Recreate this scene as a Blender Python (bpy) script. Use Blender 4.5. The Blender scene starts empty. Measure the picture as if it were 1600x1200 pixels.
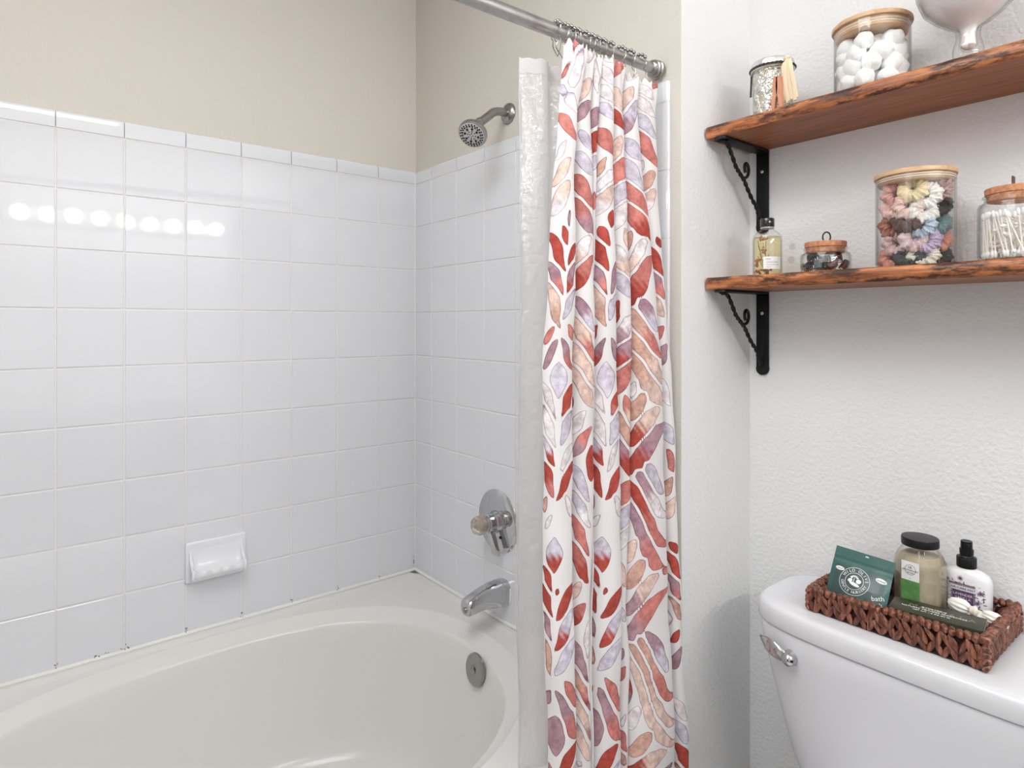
import bpy, bmesh, math, random
import numpy as np
from mathutils import Vector, Matrix, noise
# Geometry below is written relative to eye level (z = 0 at 1.33 m above the floor).
EYE = 1.33
PI = math.pi
random.seed(7)
COL = bpy.context.scene.collection
V = Vector

# ------------------------------------------------------------------ materials
MATS = {}
def mat(name, col=(.8, .8, .8), rough=.5, metal=0.0, spec=.5, bump=None, coat=0.0, trans=0.0, ior=1.45,
        emit=None, sss=0.0, mottled=None, alpha=1.0):
    if name in MATS: return MATS[name]
    m = bpy.data.materials.new(name); m.use_nodes = True
    nt = m.node_tree; b = nt.nodes['Principled BSDF']
    b.inputs['Base Color'].default_value = (*col, 1)
    b.inputs['Roughness'].default_value = rough
    b.inputs['Metallic'].default_value = metal
    b.inputs['Specular IOR Level'].default_value = spec
    b.inputs['Coat Weight'].default_value = coat
    b.inputs['Coat Roughness'].default_value = .08
    b.inputs['Transmission Weight'].default_value = trans
    b.inputs['IOR'].default_value = ior
    b.inputs['Alpha'].default_value = alpha
    if sss:
        b.inputs['Subsurface Weight'].default_value = sss
        b.inputs['Subsurface Radius'].default_value = (.01, .008, .006)
    if emit:
        b.inputs['Emission Color'].default_value = (*emit[0], 1)
        b.inputs['Emission Strength'].default_value = emit[1]
    if bump or mottled:
        tc = nt.nodes.new('ShaderNodeTexCoord')
        mp = nt.nodes.new('ShaderNodeMapping'); nt.links.new(tc.outputs['Object'], mp.inputs['Vector'])
    if bump:
        sc, strength, dist = bump[:3]
        if len(bump) > 3: mp.inputs['Scale'].default_value = bump[3]
        n = nt.nodes.new('ShaderNodeTexNoise'); n.inputs['Scale'].default_value = sc
        n.inputs['Detail'].default_value = 3
        nt.links.new(mp.outputs['Vector'], n.inputs['Vector'])
        bp = nt.nodes.new('ShaderNodeBump'); bp.inputs['Strength'].default_value = strength
        bp.inputs['Distance'].default_value = dist
        nt.links.new(n.outputs['Fac'], bp.inputs['Height']); nt.links.new(bp.outputs['Normal'], b.inputs['Normal'])
    if mottled:
        col2, sc, lo, hi = mottled
        n = nt.nodes.new('ShaderNodeTexNoise'); n.inputs['Scale'].default_value = sc; n.inputs['Detail'].default_value = 4
        nt.links.new(mp.outputs['Vector'], n.inputs['Vector'])
        r = nt.nodes.new('ShaderNodeValToRGB')
        r.color_ramp.elements[0].position = lo; r.color_ramp.elements[0].color = (*col, 1)
        r.color_ramp.elements[1].position = hi; r.color_ramp.elements[1].color = (*col2, 1)
        nt.links.new(n.outputs['Fac'], r.inputs['Fac']); nt.links.new(r.outputs['Color'], b.inputs['Base Color'])
    MATS[name] = m
    return m

def glass_mat(name, tint=(1, 1, 1), gloss=1.0, rough=.02):
    # thin clear glass: see-through with fresnel reflections
    if name in MATS: return MATS[name]
    m = bpy.data.materials.new(name); m.use_nodes = True
    nt = m.node_tree; nt.nodes.clear()
    o = nt.nodes.new('ShaderNodeOutputMaterial')
    t = nt.nodes.new('ShaderNodeBsdfTransparent')
    lw = nt.nodes.new('ShaderNodeLayerWeight'); lw.inputs['Blend'].default_value = .5
    p3 = nt.nodes.new('ShaderNodeMath'); p3.operation = 'POWER'; p3.inputs[1].default_value = 5.0; nt.links.new(lw.outputs['Facing'], p3.inputs[0])
    tm = nt.nodes.new('ShaderNodeMix'); tm.data_type = 'RGBA'; tm.inputs[6].default_value = (*tint, 1); tm.inputs[7].default_value = (tint[0] * .45, tint[1] * .47, tint[2] * .47, 1)
    nt.links.new(p3.outputs[0], tm.inputs[0]); nt.links.new(tm.outputs[2], t.inputs['Color'])      # longer way through the glass at its rims
    g = nt.nodes.new('ShaderNodeBsdfGlossy'); g.inputs['Roughness'].default_value = rough
    f = nt.nodes.new('ShaderNodeMath'); f.operation = 'POWER'; f.inputs[1].default_value = 4.0
    nt.links.new(lw.outputs['Facing'], f.inputs[0])
    mu = nt.nodes.new('ShaderNodeMath'); mu.operation = 'MULTIPLY_ADD'; mu.inputs[1].default_value = .75 * gloss; mu.inputs[2].default_value = .045 * gloss; mu.use_clamp = True
    mx = nt.nodes.new('ShaderNodeMixShader')
    nt.links.new(f.outputs[0], mu.inputs[0]); nt.links.new(mu.outputs[0], mx.inputs[0])
    nt.links.new(t.outputs[0], mx.inputs[1]); nt.links.new(g.outputs[0], mx.inputs[2])
    nt.links.new(mx.outputs[0], o.inputs['Surface'])
    MATS[name] = m
    return m

def sheet_mat(name, col, see, gloss=.1, bump=None, rough=.25):
    # thin translucent plastic
    m = bpy.data.materials.new(name); m.use_nodes = True
    nt = m.node_tree; nt.nodes.clear()
    o = nt.nodes.new('ShaderNodeOutputMaterial')
    t = nt.nodes.new('ShaderNodeBsdfTransparent')
    d = nt.nodes.new('ShaderNodeBsdfDiffuse'); d.inputs['Color'].default_value = (*col, 1)
    tl = nt.nodes.new('ShaderNodeBsdfTranslucent'); tl.inputs['Color'].default_value = (*col, 1)
    g = nt.nodes.new('ShaderNodeBsdfGlossy'); g.inputs['Roughness'].default_value = rough
    a = nt.nodes.new('ShaderNodeMixShader'); a.inputs[0].default_value = .45
    b = nt.nodes.new('ShaderNodeMixShader'); b.inputs[0].default_value = see
    c = nt.nodes.new('ShaderNodeMixShader'); c.inputs[0].default_value = gloss
    nt.links.new(d.outputs[0], a.inputs[1]); nt.links.new(tl.outputs[0], a.inputs[2])
    nt.links.new(a.outputs[0], b.inputs[1]); nt.links.new(t.outputs[0], b.inputs[2])
    nt.links.new(b.outputs[0], c.inputs[1]); nt.links.new(g.outputs[0], c.inputs[2])
    nt.links.new(c.outputs[0], o.inputs['Surface'])
    if bump:
        tc = nt.nodes.new('ShaderNodeTexCoord')
        n = nt.nodes.new('ShaderNodeTexNoise'); n.inputs['Scale'].default_value = bump[0]; n.inputs['Detail'].default_value = 2
        bp = nt.nodes.new('ShaderNodeBump'); bp.inputs['Strength'].default_value = bump[1]; bp.inputs['Distance'].default_value = bump[2]
        nt.links.new(tc.outputs['Object'], n.inputs['Vector']); nt.links.new(n.outputs['Fac'], bp.inputs['Height'])
        for s in (d, g): nt.links.new(bp.outputs['Normal'], s.inputs['Normal'])
    MATS[name] = m
    return m

def wood_mat(name, dark, mid, light, axis=0, scale=1.0, rough=.4, burn=False):
    if name in MATS: return MATS[name]
    m = bpy.data.materials.new(name); m.use_nodes = True
    nt = m.node_tree; b = nt.nodes['Principled BSDF']; b.inputs['Roughness'].default_value = rough
    tc = nt.nodes.new('ShaderNodeTexCoord'); mp = nt.nodes.new('ShaderNodeMapping')
    s = [26 * scale] * 3; s[axis] = 1.6 * scale; mp.inputs['Scale'].default_value = s
    nt.links.new(tc.outputs['Object'], mp.inputs['Vector'])
    n = nt.nodes.new('ShaderNodeTexNoise'); n.inputs['Scale'].default_value = 2.2; n.inputs['Detail'].default_value = 7; n.inputs['Distortion'].default_value = .8
    n.inputs['Roughness'].default_value = .62
    nt.links.new(mp.outputs['Vector'], n.inputs['Vector'])
    r = nt.nodes.new('ShaderNodeValToRGB'); e = r.color_ramp.elements
    e[0].position = .30; e[0].color = (*dark, 1); e[1].position = .72; e[1].color = (*light, 1)
    k = e.new(.48); k.color = (*mid, 1)
    nt.links.new(n.outputs['Fac'], r.inputs['Fac'])
    out = r.outputs['Color']
    if burn:
        mp2 = nt.nodes.new('ShaderNodeMapping'); s2 = [9 * scale] * 3; s2[axis] = 2.6 * scale; mp2.inputs['Scale'].default_value = s2
        nt.links.new(tc.outputs['Object'], mp2.inputs['Vector'])
        n2 = nt.nodes.new('ShaderNodeTexNoise'); n2.inputs['Scale'].default_value = 3.0; n2.inputs['Detail'].default_value = 6
        n2.inputs['Roughness'].default_value = .7
        nt.links.new(mp2.outputs['Vector'], n2.inputs['Vector'])
        r2 = nt.nodes.new('ShaderNodeValToRGB'); r2.color_ramp.elements[0].position = .47; r2.color_ramp.elements[1].position = .60
        nt.links.new(n2.outputs['Fac'], r2.inputs['Fac'])
        mx = nt.nodes.new('ShaderNodeMix'); mx.data_type = 'RGBA'
        nt.links.new(r2.outputs['Color'], mx.inputs[0]); nt.links.new(out, mx.inputs[6]); mx.inputs[7].default_value = (.045, .014, .006, 1)
        out = mx.outputs[2]
    nt.links.new(out, b.inputs['Base Color'])
    bp = nt.nodes.new('ShaderNodeBump'); bp.inputs['Strength'].default_value = .25; bp.inputs['Distance'].default_value = .001
    nt.links.new(n.outputs['Fac'], bp.inputs['Height']); nt.links.new(bp.outputs['Normal'], b.inputs['Normal'])
    MATS[name] = m
    return m

# ------------------------------------------------------------------ mesh building
class MB:
    def __init__(s): s.v = []; s.f = []; s.mi = []; s.cur = 0
    def add(s, vs, fs, mi=None):
        o = len(s.v); s.v += [tuple(v) for v in vs]; s.f += [tuple(i + o for i in f) for f in fs]
        s.mi += [s.cur if mi is None else mi] * len(fs); return s
    def xf(s, M, start=0):
        for i in range(start, len(s.v)): s.v[i] = tuple(M @ V(s.v[i]))
        return s
    def box(s, x0, x1, y0, y1, z0, z1, bev=0.0, seg=2):
        bm = bmesh.new(); bmesh.ops.create_cube(bm, size=1)
        for v in bm.verts:
            v.co = V(((x0 + x1) / 2 + v.co.x * (x1 - x0), (y0 + y1) / 2 + v.co.y * (y1 - y0), (z0 + z1) / 2 + v.co.z * (z1 - z0)))
        if bev: bmesh.ops.bevel(bm, geom=bm.edges[:], offset=bev, segments=seg, profile=.5, affect='EDGES')
        bm.verts.index_update()
        s.add([v.co for v in bm.verts], [[v.index for v in f.verts] for f in bm.faces]); bm.free(); return s
    def lathe(s, prof, seg=40, cx=0, cy=0, cz=0, M=None, cap0=True, cap1=True, sx=1, sy=1):
        vs = []; fs = []; n = len(prof)
        for (r, z) in prof:
            for j in range(seg):
                a = 2 * PI * j / seg
                p = V((r * math.cos(a) * sx, r * math.sin(a) * sy, z))
                if M: p = M @ p
                vs.append(p + V((cx, cy, cz)))
        for i in range(n - 1):
            for j in range(seg):
                k = (j + 1) % seg
                fs.append((i * seg + j, i * seg + k, (i + 1) * seg + k, (i + 1) * seg + j))
        if cap0 and prof[0][0] > 1e-6: fs.append(tuple(reversed(range(seg))))
        if cap1 and prof[-1][0] > 1e-6: fs.append(tuple((n - 1) * seg + j for j in range(seg)))
        return s.add(vs, fs)
    def tube(s, path, r, seg=10, caps=True, closed=False, flat=1.0):
        path = [V(p) for p in path]; n = len(path)
        rr = r if isinstance(r, (list, tuple)) else [r] * n
        vs = []; fs = []; up = None
        for i in range(n):
            if closed: t = path[(i + 1) % n] - path[i - 1]
            else: t = path[min(i + 1, n - 1)] - path[max(i - 1, 0)]
            t.normalize()
            if up is None:
                up = V((0, 0, 1)) if abs(t.z) < .9 else V((1, 0, 0))
            u = (up - t * up.dot(t)).normalized(); w = t.cross(u); up = u
            for j in range(seg):
                a = 2 * PI * j / seg
                vs.append(path[i] + (u * math.cos(a) * flat + w * math.sin(a)) * rr[i])
        m = n if closed else n - 1
        for i in range(m):
            i2 = (i + 1) % n
            for j in range(seg):
                k = (j + 1) % seg
                fs.append((i * seg + j, i * seg + k, i2 * seg + k, i2 * seg + j))
        if caps and not closed:
            fs.append(tuple(reversed(range(seg)))); fs.append(tuple((n - 1) * seg + j for j in range(seg)))
        return s.add(vs, fs)
    def ball(s, c, r, seg=14, rings=9, sc=(1, 1, 1), M=None, disp=None):
        vs = []; fs = []
        vs.append(V((0, 0, 1)))
        for i in range(1, rings):
            a = PI * i / rings
            for j in range(seg):
                b = 2 * PI * j / seg
                vs.append(V((math.sin(a) * math.cos(b), math.sin(a) * math.sin(b), math.cos(a))))
        vs.append(V((0, 0, -1)))
        out = []
        for p in vs:
            k = r * (1 + (disp(p) if disp else 0))
            q = V((p.x * sc[0] * k, p.y * sc[1] * k, p.z * sc[2] * k))
            if M: q = M @ q
            out.append(q + V(c))
        for j in range(seg): fs.append((0, 1 + j, 1 + (j + 1) % seg))
        for i in range(rings - 2):
            for j in range(seg):
                a = 1 + i * seg + j; b = 1 + i * seg + (j + 1) % seg
                fs.append((a, a + seg, b + seg, b))
        L = len(vs) - 1; o = 1 + (rings - 2) * seg
        for j in range(seg): fs.append((o + j, L, o + (j + 1) % seg))
        return s.add(out, fs)
    def grid(s, rows, closed=False):
        n = len(rows); m = len(rows[0]); vs = [p for r in rows for p in r]; fs = []
        for i in range(n - 1):
            for j in range(m if closed else m - 1):
                k = (j + 1) % m
                fs.append((i * m + j, i * m + k, (i + 1) * m + k, (i + 1) * m + j))
        return s.add(vs, fs)

def wloc(o):
    l = V((0, 0, 0))
    while o is not None: l = l + o.location; o = o.parent
    return l

def obj(name, mb, m, parent=None, loc=None, smooth=True, sharp=35, **props):
    """one mesh object; vertices are given in eye-level space"""
    me = bpy.data.meshes.new(name)
    base = wloc(parent) if parent else (V(loc) + V((0, 0, EYE)) if loc is not None else V((0, 0, EYE)))
    vs = [(x - base.x, y - base.y, z + EYE - base.z) for (x, y, z) in mb.v]
    me.from_pydata(vs, [], mb.f)
    for mm in (m if isinstance(m, (list, tuple)) else [m]): me.materials.append(mm)
    if isinstance(m, (list, tuple)): me.polygons.foreach_set('material_index', mb.mi)
    if smooth:
        me.polygons.foreach_set('use_smooth', [True] * len(me.polygons))
        me.set_sharp_from_angle(angle=math.radians(sharp))
    me.update()
    o = bpy.data.objects.new(name, me); COL.objects.link(o)
    if parent: o.parent = parent
    else: o.location = base
    for k, v in props.items(): o[k] = v
    return o

def tag(o, label, cat, group=None):
    o['label'] = label; o['category'] = cat
    if group: o['group'] = group
    return o

def thing(name, label, cat, loc, group=None):
    o = bpy.data.objects.new(name, None); COL.objects.link(o)
    o.location = V(loc) + V((0, 0, EYE)); o.empty_display_size = .05
    return tag(o, label, cat, group)

def struct(name, mb, m, parent=None, smooth=False):
    o = obj(name, mb, m, parent, loc=(0, 0, 0) if not parent else None, smooth=smooth)
    if not parent: o['kind'] = 'structure'
    return o

def dup(src, loc, rot=None, scale=None, label=None):
    c = src.copy(); COL.objects.link(c); c.location = V(loc) + V((0, 0, EYE))
    if rot is not None: c.rotation_euler = rot
    if scale: c.scale = (scale,) * 3 if not isinstance(scale, tuple) else scale
    for ch in src.children:
        d = ch.copy(); COL.objects.link(d); d.parent = c
    if label: c['label'] = label
    return c

def text_faces(s, size, M, mb, extrude=0.0002, spacing=1.0, align='CENTER'):
    cu = bpy.data.curves.new('lettering', 'FONT'); cu.body = s; cu.size = size; cu.align_x = align; cu.align_y = 'CENTER'
    cu.extrude = extrude; cu.resolution_u = 2; cu.space_character = spacing
    o = bpy.data.objects.new('lettering', cu); COL.objects.link(o)
    dg = bpy.context.evaluated_depsgraph_get()
    me = bpy.data.meshes.new_from_object(o.evaluated_get(dg))
    mb.add([M @ v.co for v in me.vertices], [tuple(p.vertices) for p in me.polygons])
    bpy.data.objects.remove(o); bpy.data.curves.remove(cu); bpy.data.meshes.remove(me)
    return mb

def lerp(a, b, t): return a + (b - a) * t
def smooth_path(pts, n=6):
    P = [V(p) for p in pts]; out = []
    for i in range(len(P) - 1):
        p0 = P[max(i - 1, 0)]; p1 = P[i]; p2 = P[i + 1]; p3 = P[min(i + 2, len(P) - 1)]
        for k in range(n):
            t = k / n
            out.append(.5 * ((2 * p1) + (p2 - p0) * t + (2 * p0 - 5 * p1 + 4 * p2 - p3) * t * t + (3 * p1 - p0 - 3 * p2 + p3) * t ** 3))
    out.append(P[-1]); return out
def align(d):   # matrix turning +Z onto d
    return V((0, 0, 1)).rotation_difference(V(d).normalized()).to_matrix()

# ------------------------------------------------------------------ shared materials
PAINT = mat('wall_paint', (.775, .78, .785), .75, bump=(115, .55, .004), spec=.25)
PAINT_TUB_LIT = mat('wall_paint_alcove_lit', (.635, .60, .545), .75, bump=(115, .35, .003), spec=.25)  # same wall paint, with the alcove's warmer light put into its colour
CEIL = mat('ceiling_paint', (.8, .79, .77), .8, bump=(90, .3, .003))
FLOORM = mat('floor_tile', (.36, .34, .32), .35, mottled=((.44, .42, .39), 6, .3, .7))
TILE = mat('glazed_tile', (.735, .75, .79), .035, spec=.6)
GROUT = mat('grout', (.78, .77, .74), .8, bump=(300, .3, .001))
CAULK = mat('caulk', (.82, .81, .78), .45)
ACRYL = mat('tub_acrylic', (.715, .71, .69), .16, spec=.45)
PORC = mat('porcelain', (.69, .70, .73), .07, spec=.6)
CHROME = mat('chrome', (.56, .56, .57), .08, metal=1)
NICKEL = mat('worn_metal', (.36, .35, .335), .28, metal=1, bump=(60, .08, .001))
RODM = mat('rod_metal', (.47, .46, .455), .32, metal=1, mottled=((.36, .345, .34), 35, .45, .7))
BLACKM = mat('black_iron', (.008, .008, .009), .42, spec=.3)
BLACKP = mat('black_plastic', (.008, .008, .009), .32, spec=.3)
DARK = mat('dark_rubber', (.01, .01, .01), .6)
GLASS = glass_mat('clear_glass', (.985, .99, .985), 1.0)
WHITE = mat('white_paper', (.82, .82, .83), .5)
SHELFW = wood_mat('stained_wood', (.12, .036, .013), (.27, .092, .036), (.40, .155, .065), 0, 1.4, .45)
SHELFE = wood_mat('live_edge_wood', (.13, .035, .010), (.36, .12, .04), (.66, .27, .10), 0, 2.0, .38, burn=True)
BAMBOO = wood_mat('bamboo', (.50, .30, .16), (.62, .40, .23), (.72, .50, .31), 0, 1.2, .45)
CORK = mat('cork', (.42, .17, .08), .7, mottled=((.62, .30, .16), 160, .35, .65), bump=(220, .4, .001))

# ------------------------------------------------------------------ room shell
XL, YF, XR, YT = -1.98, 1.164, -.84, 1.444
FL, CE = -EYE, 1.25
XE, YB, TY = 1.15, -1.5, -.36       # vanity wall, rear wall, near end of the tub
m = MB(); m.box(XL - .12, XE + .12, YB - .12, YT + .12, FL - .1, FL); struct('floor', m, FLOORM)
m = MB(); m.box(XL - .12, XE + .12, YB - .12, YT + .12, CE, CE + .1); struct('ceiling', m, CEIL)
m = MB(); m.box(XL - .12, XL, YB, YF + .12, FL, CE); wall_left = struct('wall_left', m, PAINT_TUB_LIT)
m = MB(); m.box(XL, XR - .001, YF, YF + .12, FL, CE); wall_front = struct('wall_front', m, PAINT_TUB_LIT)
m = MB(); m.box(XR - .12, XR, YF + .001, YT, FL, CE); struct('wall_side', m, PAINT)
m = MB(); m.box(XR - .12, XE, YT, YT + .12, FL, CE); struct('wall_back', m, PAINT)
m = MB(); m.box(XE, XE + .12, YB, YT + .12, FL, CE); struct('wall_right', m, PAINT)
m = MB(); m.box(XL, XE, YB - .12, YB, FL, CE); struct('wall_rear', m, PAINT)
m = MB(); m.box(XL, XR - .03, TY - .12, TY, FL, CE); struct('wall_end', m, PAINT_TUB_LIT)

TOPZ, CAPZ, PZ, PY = .545, .498, .153, .1503
def tile_field(mb, cells, place):
    for (u0, u1, z0, z1) in cells:
        g = .0011; tl = [(random.random() - .5) * .0007 for _ in range(3)]
        r = []
        for ins, h in ((0, .0035), (.0006, .0058), (.0022, .0072)):
            uu0, uu1, zz0, zz1 = u0 + g + ins, u1 - g - ins, z0 + g + ins, z1 - g - ins
            for (a, b) in ((uu0, zz0), (uu1, zz0), (uu1, zz1), (uu0, zz1)):
                k = tl[0] + tl[1] * (a - u0) / .15 + tl[2] * (b - z0) / .15 if h > .004 else 0
                r.append(place(a, h + k, b))
        fs = [(8, 9, 10, 11)]
        for q in (0, 4):
            for j in range(4): fs.append((q + j, q + (j + 1) % 4, q + 4 + (j + 1) % 4, q + 4 + j))
        mb.add(r, fs)
rowz = [(CAPZ - PZ * (k + 1), CAPZ - PZ * k) for k in range(9)]
def caprow(mb, u0, u1, place):
    prof = [(.0035, CAPZ + .001), (.0072, CAPZ + .003), (.0072, CAPZ + .030), (.0064, CAPZ + .040), (.004, TOPZ - .002), (0, TOPZ)]
    mb.grid([[place(u, h, z) for u in (u0 + .0011, u1 - .0011)] for (h, z) in prof])
    for u in (u0 + .0011, u1 - .0011):
        mb.add([place(u, h, z) for (h, z) in prof] + [place(u, 0, CAPZ)], [tuple(range(len(prof) + 1))])
# long wall: verticals every .1503 back from y = 1.012
ys = [YF - .0005] + [1.0115 - PY * k for k in range(0, 10)]; ys = [y for y in ys if y > TY] + [TY]
m = MB(); pl = lambda u, h, z: (XL + h, -u, z)
tile_field(m, [(-ys[i], -ys[i + 1], a, b) for i in range(len(ys) - 1) for a, b in rowz], pl)
for i in range(len(ys) - 1): caprow(m, -ys[i], -ys[i + 1], pl)
obj('wall_tiles', m, TILE, wall_left, smooth=False)
m = MB(); m.box(XL, XL + .0052, TY, YF, -.90, CAPZ + .004); obj('grout', m, GROUT, wall_left, smooth=False)
# faucet wall
xs = [XL + .0005, -1.863] + [-1.7102 + .1525 * k for k in range(0, 6)]
xs = [x for x in xs if x < -.93] + [-.925]
m = MB(); pl = lambda u, h, z: (u, YF - h, z)
rz2 = rowz + [(CAPZ - PZ * (k + 1), CAPZ - PZ * k) for k in range(9, 12)]
tile_field(m, [(xs[i], xs[i + 1], a, b) for i in range(len(xs) - 1) for a, b in rowz], pl)
for i in range(len(xs) - 1): caprow(m, xs[i], xs[i + 1], pl)
# bullnose column at the outer edge
for (a, b) in rz2 + [(CAPZ, TOPZ)]:
    prof = [(-.925 + .001, .0035), (-.925 + .003, .0072), (-.885, .0072), (-.876, .0058), (-.871, 0)]
    m.grid([[(x, YF - h, z) for z in (a + .001, b - .001)] for (x, h) in prof])
    for z in (a + .001, b - .001): m.add([(x, YF - h, z) for x, h in prof] + [(-.925, YF, z)], [tuple(range(6))])
obj('wall_tiles', m, TILE, wall_front, smooth=False)
m = MB(); m.box(XL, -.8735, YF - .0052, YF, -.90, CAPZ + .004); m.box(-.925, -.8735, YF - .0052, YF, FL, -.90)
obj('grout', m, GROUT, wall_front, smooth=False)
# caulk where tile meets tub, and a little mildew on it
m = MB(); m.tube([(XL + .006, TY, -.881), (XL + .006, YF - .006, -.881)], .0065, 8)
obj('caulk_bead', m, CAULK, wall_left)
m = MB(); m.tube([(XL + .006, YF - .006, -.881), (-.873, YF - .006, -.881)], .0065, 8)
m.tube([(XL + .0065, YF - .0065, -.881), (XL + .0065, YF - .0065, TOPZ - .01)], .0028, 6)
obj('caulk_bead', m, CAULK, wall_front)
MILD = mat('mildew', (.12, .11, .10), .9)
m = MB(); rr = random.Random(3)
for y in [1.0115 - PY * k for k in range(0, 7)]:
    for _ in range(rr.randint(2, 5)):
        m.ball((XL + .0105, y + rr.uniform(-.004, .004), -.874 + rr.uniform(-.004, .012)), .0013, 6, 4, (.3, 1, 1.5))
for _ in range(16):
    m.ball((XL + .0108, rr.uniform(.19, .27), -.871 + rr.uniform(-.004, .002)), .0012, 6, 4, (.3, 1.8, .8))
for _ in range(10): m.ball((XL + .012, 1.148, -.86 + rr.uniform(-.01, .03)), .0014, 6, 4, (.5, .8, 1.8))
obj('mildew_specks', m, MILD, wall_left)

# ------------------------------------------------------------------ bathtub
tub = thing('bathtub', 'large off-white oval soaking bathtub set against the white tiled walls', 'bathtub', (-1.43, .4, FL))
TX0, TX1, TY0, TY1 = XL + .0078, -.872, TY + .001, YF - .0078
TCX, TCY = -1.463, .45
def sup(a, n=2.35):
    c, s = math.cos(a), math.sin(a)
    x = math.copysign(abs(c) ** (2 / n), c); y = math.copysign(abs(s) ** (2 / n), s)
    return x, y
def rim(a, k):
    x, y = sup(a); return (TCX + .466 * x * k, TCY + (.625 if y > 0 else .70) * y * k)
SEG = 96
rows = []
def rectpt(a, inset):
    x0, x1, y0, y1 = TX0 + inset, TX1 - inset, TY0 + inset, TY1 - inset
    ex, ey = rim(a, 1); dx, dy = ex - TCX, ey - TCY
    t = min((x1 - TCX) / dx if dx > 1e-6 else ((x0 - TCX) / dx if dx < -1e-6 else 1e9), (y1 - TCY) / dy if dy > 1e-6 else ((y0 - TCY) / dy if dy < -1e-6 else 1e9))
    return TCX + dx * t, TCY + dy * t
angs = [2 * PI * i / SEG for i in range(SEG)]
rows.append([(*rectpt(a, 0), -1.328) for a in angs])
rows.append([(*rectpt(a, 0), -.892) for a in angs])
rows.append([(*rectpt(a, .002), -.885) for a in angs])
rows.append([(*rectpt(a, .017), -.884) for a in angs])
rows.append([(*rectpt(a, .020), -.886) for a in angs])
rows.append([(*rectpt(a, .026), -.893) for a in angs])
rows.append([(*rectpt(a, .027), -.8935) for a in angs])
for k, z in ((1.026, -.894), (1.020, -.8945), (1.014, -.897), (1.006, -.9005), (.955, -.9175), (.948, -.920), (.942, -.9235), (.937, -.930), (.925, -.965), (.915, -1.0), (.89, -1.07), (.86, -1.15), (.83, -1.22), (.80, -1.262), (.76, -1.286), (.70, -1.296), (.6, -1.300), (.35, -1.303), (.02, -1.304)):
    rows.append([(*rim(a, k), z) for a in angs])
m = MB(); m.grid(rows, closed=True)
m.add(rows[-1], [tuple(range(SEG))])
obj('basin', m, ACRYL, tub, sharp=50)
m = MB(); Md = align((-.03, -1, .16))
m.lathe([(.0, -.001), (.040, -.001), (.043, .002), (.042, .007), (.036, .0105), (.012, .011), (.0095, .0088), (.004, .0085)], 40, -1.4105, 1.0205, -.9535, M=Md, cap0=False)
m.lathe([(.0, .0075), (.006, .0115), (.0, .0135)], 16, -1.4105, 1.0205, -.9535, M=Md)
obj('overflow_plate', m, NICKEL, tub)

# ------------------------------------------------------------------ soap dish
sd = thing('soap_dish', 'white ceramic soap dish fixed to the long tiled wall above the bathtub', 'soap dish', (XL, .49, -.74))
m = MB(); Y0, Y1, Z0, Z1 = .4075, .5716, -.7385, -.6225
m.box(XL + .004, XL + .017, Y0, Y1, Z0, Z1, .005, 3)
DISH = mat('soap_dish_ceramic', (.80, .81, .85), .08, spec=.6)
obj('backplate', m, DISH, sd)
prof = [(.014, -.628), (.019, -.655), (.024, -.685), (.034, -.702), (.046, -.702), (.053, -.698), (.058, -.7), (.058, -.709), (.050, -.722), (.036, -.731), (.012, -.736)]
rows = []
ny = 26
for j in range(ny):
    t = j / (ny - 1); y = lerp(Y0 + .012, Y1 - .012, t); e = min(t, 1 - t); k = min(1, (e / .10)) ** .5 if e < .10 else 1
    r = []
    for i, (h, z) in enumerate(prof):
        lift = .020 * (1 - k) if i in (1, 2, 3, 4) else (.012 * (1 - k) if i in (5, 6) else 0)
        sc = .0025 * math.sin(t * PI * 9) if i in (6, 7) else 0
        r.append((XL + .012 + (h - .012) * (.86 + .14 * k) , y, z + lift + sc))
    rows.append(r)
m = MB(); m.grid(rows)
m.add(rows[0], [tuple(range(len(prof)))]); m.add(rows[-1], [tuple(reversed(range(len(prof))))])
# raised side walls of the tray
for y in (Y0 + .013, Y1 - .013):
    m.tube(smooth_path([(XL + .014, y, -.645), (XL + .022, y, -.668), (XL + .036, y, -.685), (XL + .054, y, -.70), (XL + .052, y, -.715)], 4), .005, 8)
obj('tray', m, DISH, sd, sharp=60)

# ------------------------------------------------------------------ shower head, valve, spout
sh = thing('showerhead', 'brushed metal shower head on a bent arm above the tiled end wall', 'shower head', (-1.446, YF, .619))
m = MB(); My = align((0, -1, 0))
m.lathe([(.031, 0), (.031, .003), (.028, .008), (.018, .013), (.014, .014)], 36, -1.446, YF, .619, M=My); obj('flange', m, NICKEL, sh)
m = MB(); m.tube(smooth_path([(-1.446, YF - .001, .619), (-1.446, 1.135, .619), (-1.445, 1.108, .612), (-1.443, 1.085, .594), (-1.442, 1.054, .569)], 5), .0122, 16)
obj('arm', m, NICKEL, sh)
ax = V((.30, -.62, -.72)).normalized(); Mh = align(ax); c0 = V((-1.443, 1.054, .569))
m = MB(); m.lathe([(.012, -.006), (.0145, -.004), (.0145, .004), (.0125, .006), (.0165, .009), (.018, .02), (.019, .028), (.026, .034), (.036, .042), (.041, .050), (.0415, .058), (.0395, .0625), (.036, .063)], 40, *c0, M=Mh)
obj('head_body', m, NICKEL, sh)
m = MB(); m.lathe([(.0, .0655), (.033, .065), (.0365, .063)], 40, *c0, M=Mh, cap1=False); obj('spray_face', m, mat('spray_grey', (.62, .62, .62), .35, metal=.3), sh)
m = MB()
for (r, n, s) in ((.0325, 24, .0024), (.0272, 20, .0026), (.0195, 8, .0036), (.0115, 8, .0019), (.005, 4, .0017)):
    for i in range(n):
        a = 2 * PI * (i + .3 * (r > .03)) / n; p = c0 + Mh @ V((r * math.cos(a), r * math.sin(a), .0655))
        m.ball(p, s, 7, 5)
obj('nozzles', m, DARK, sh, kind='stuff')

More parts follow.
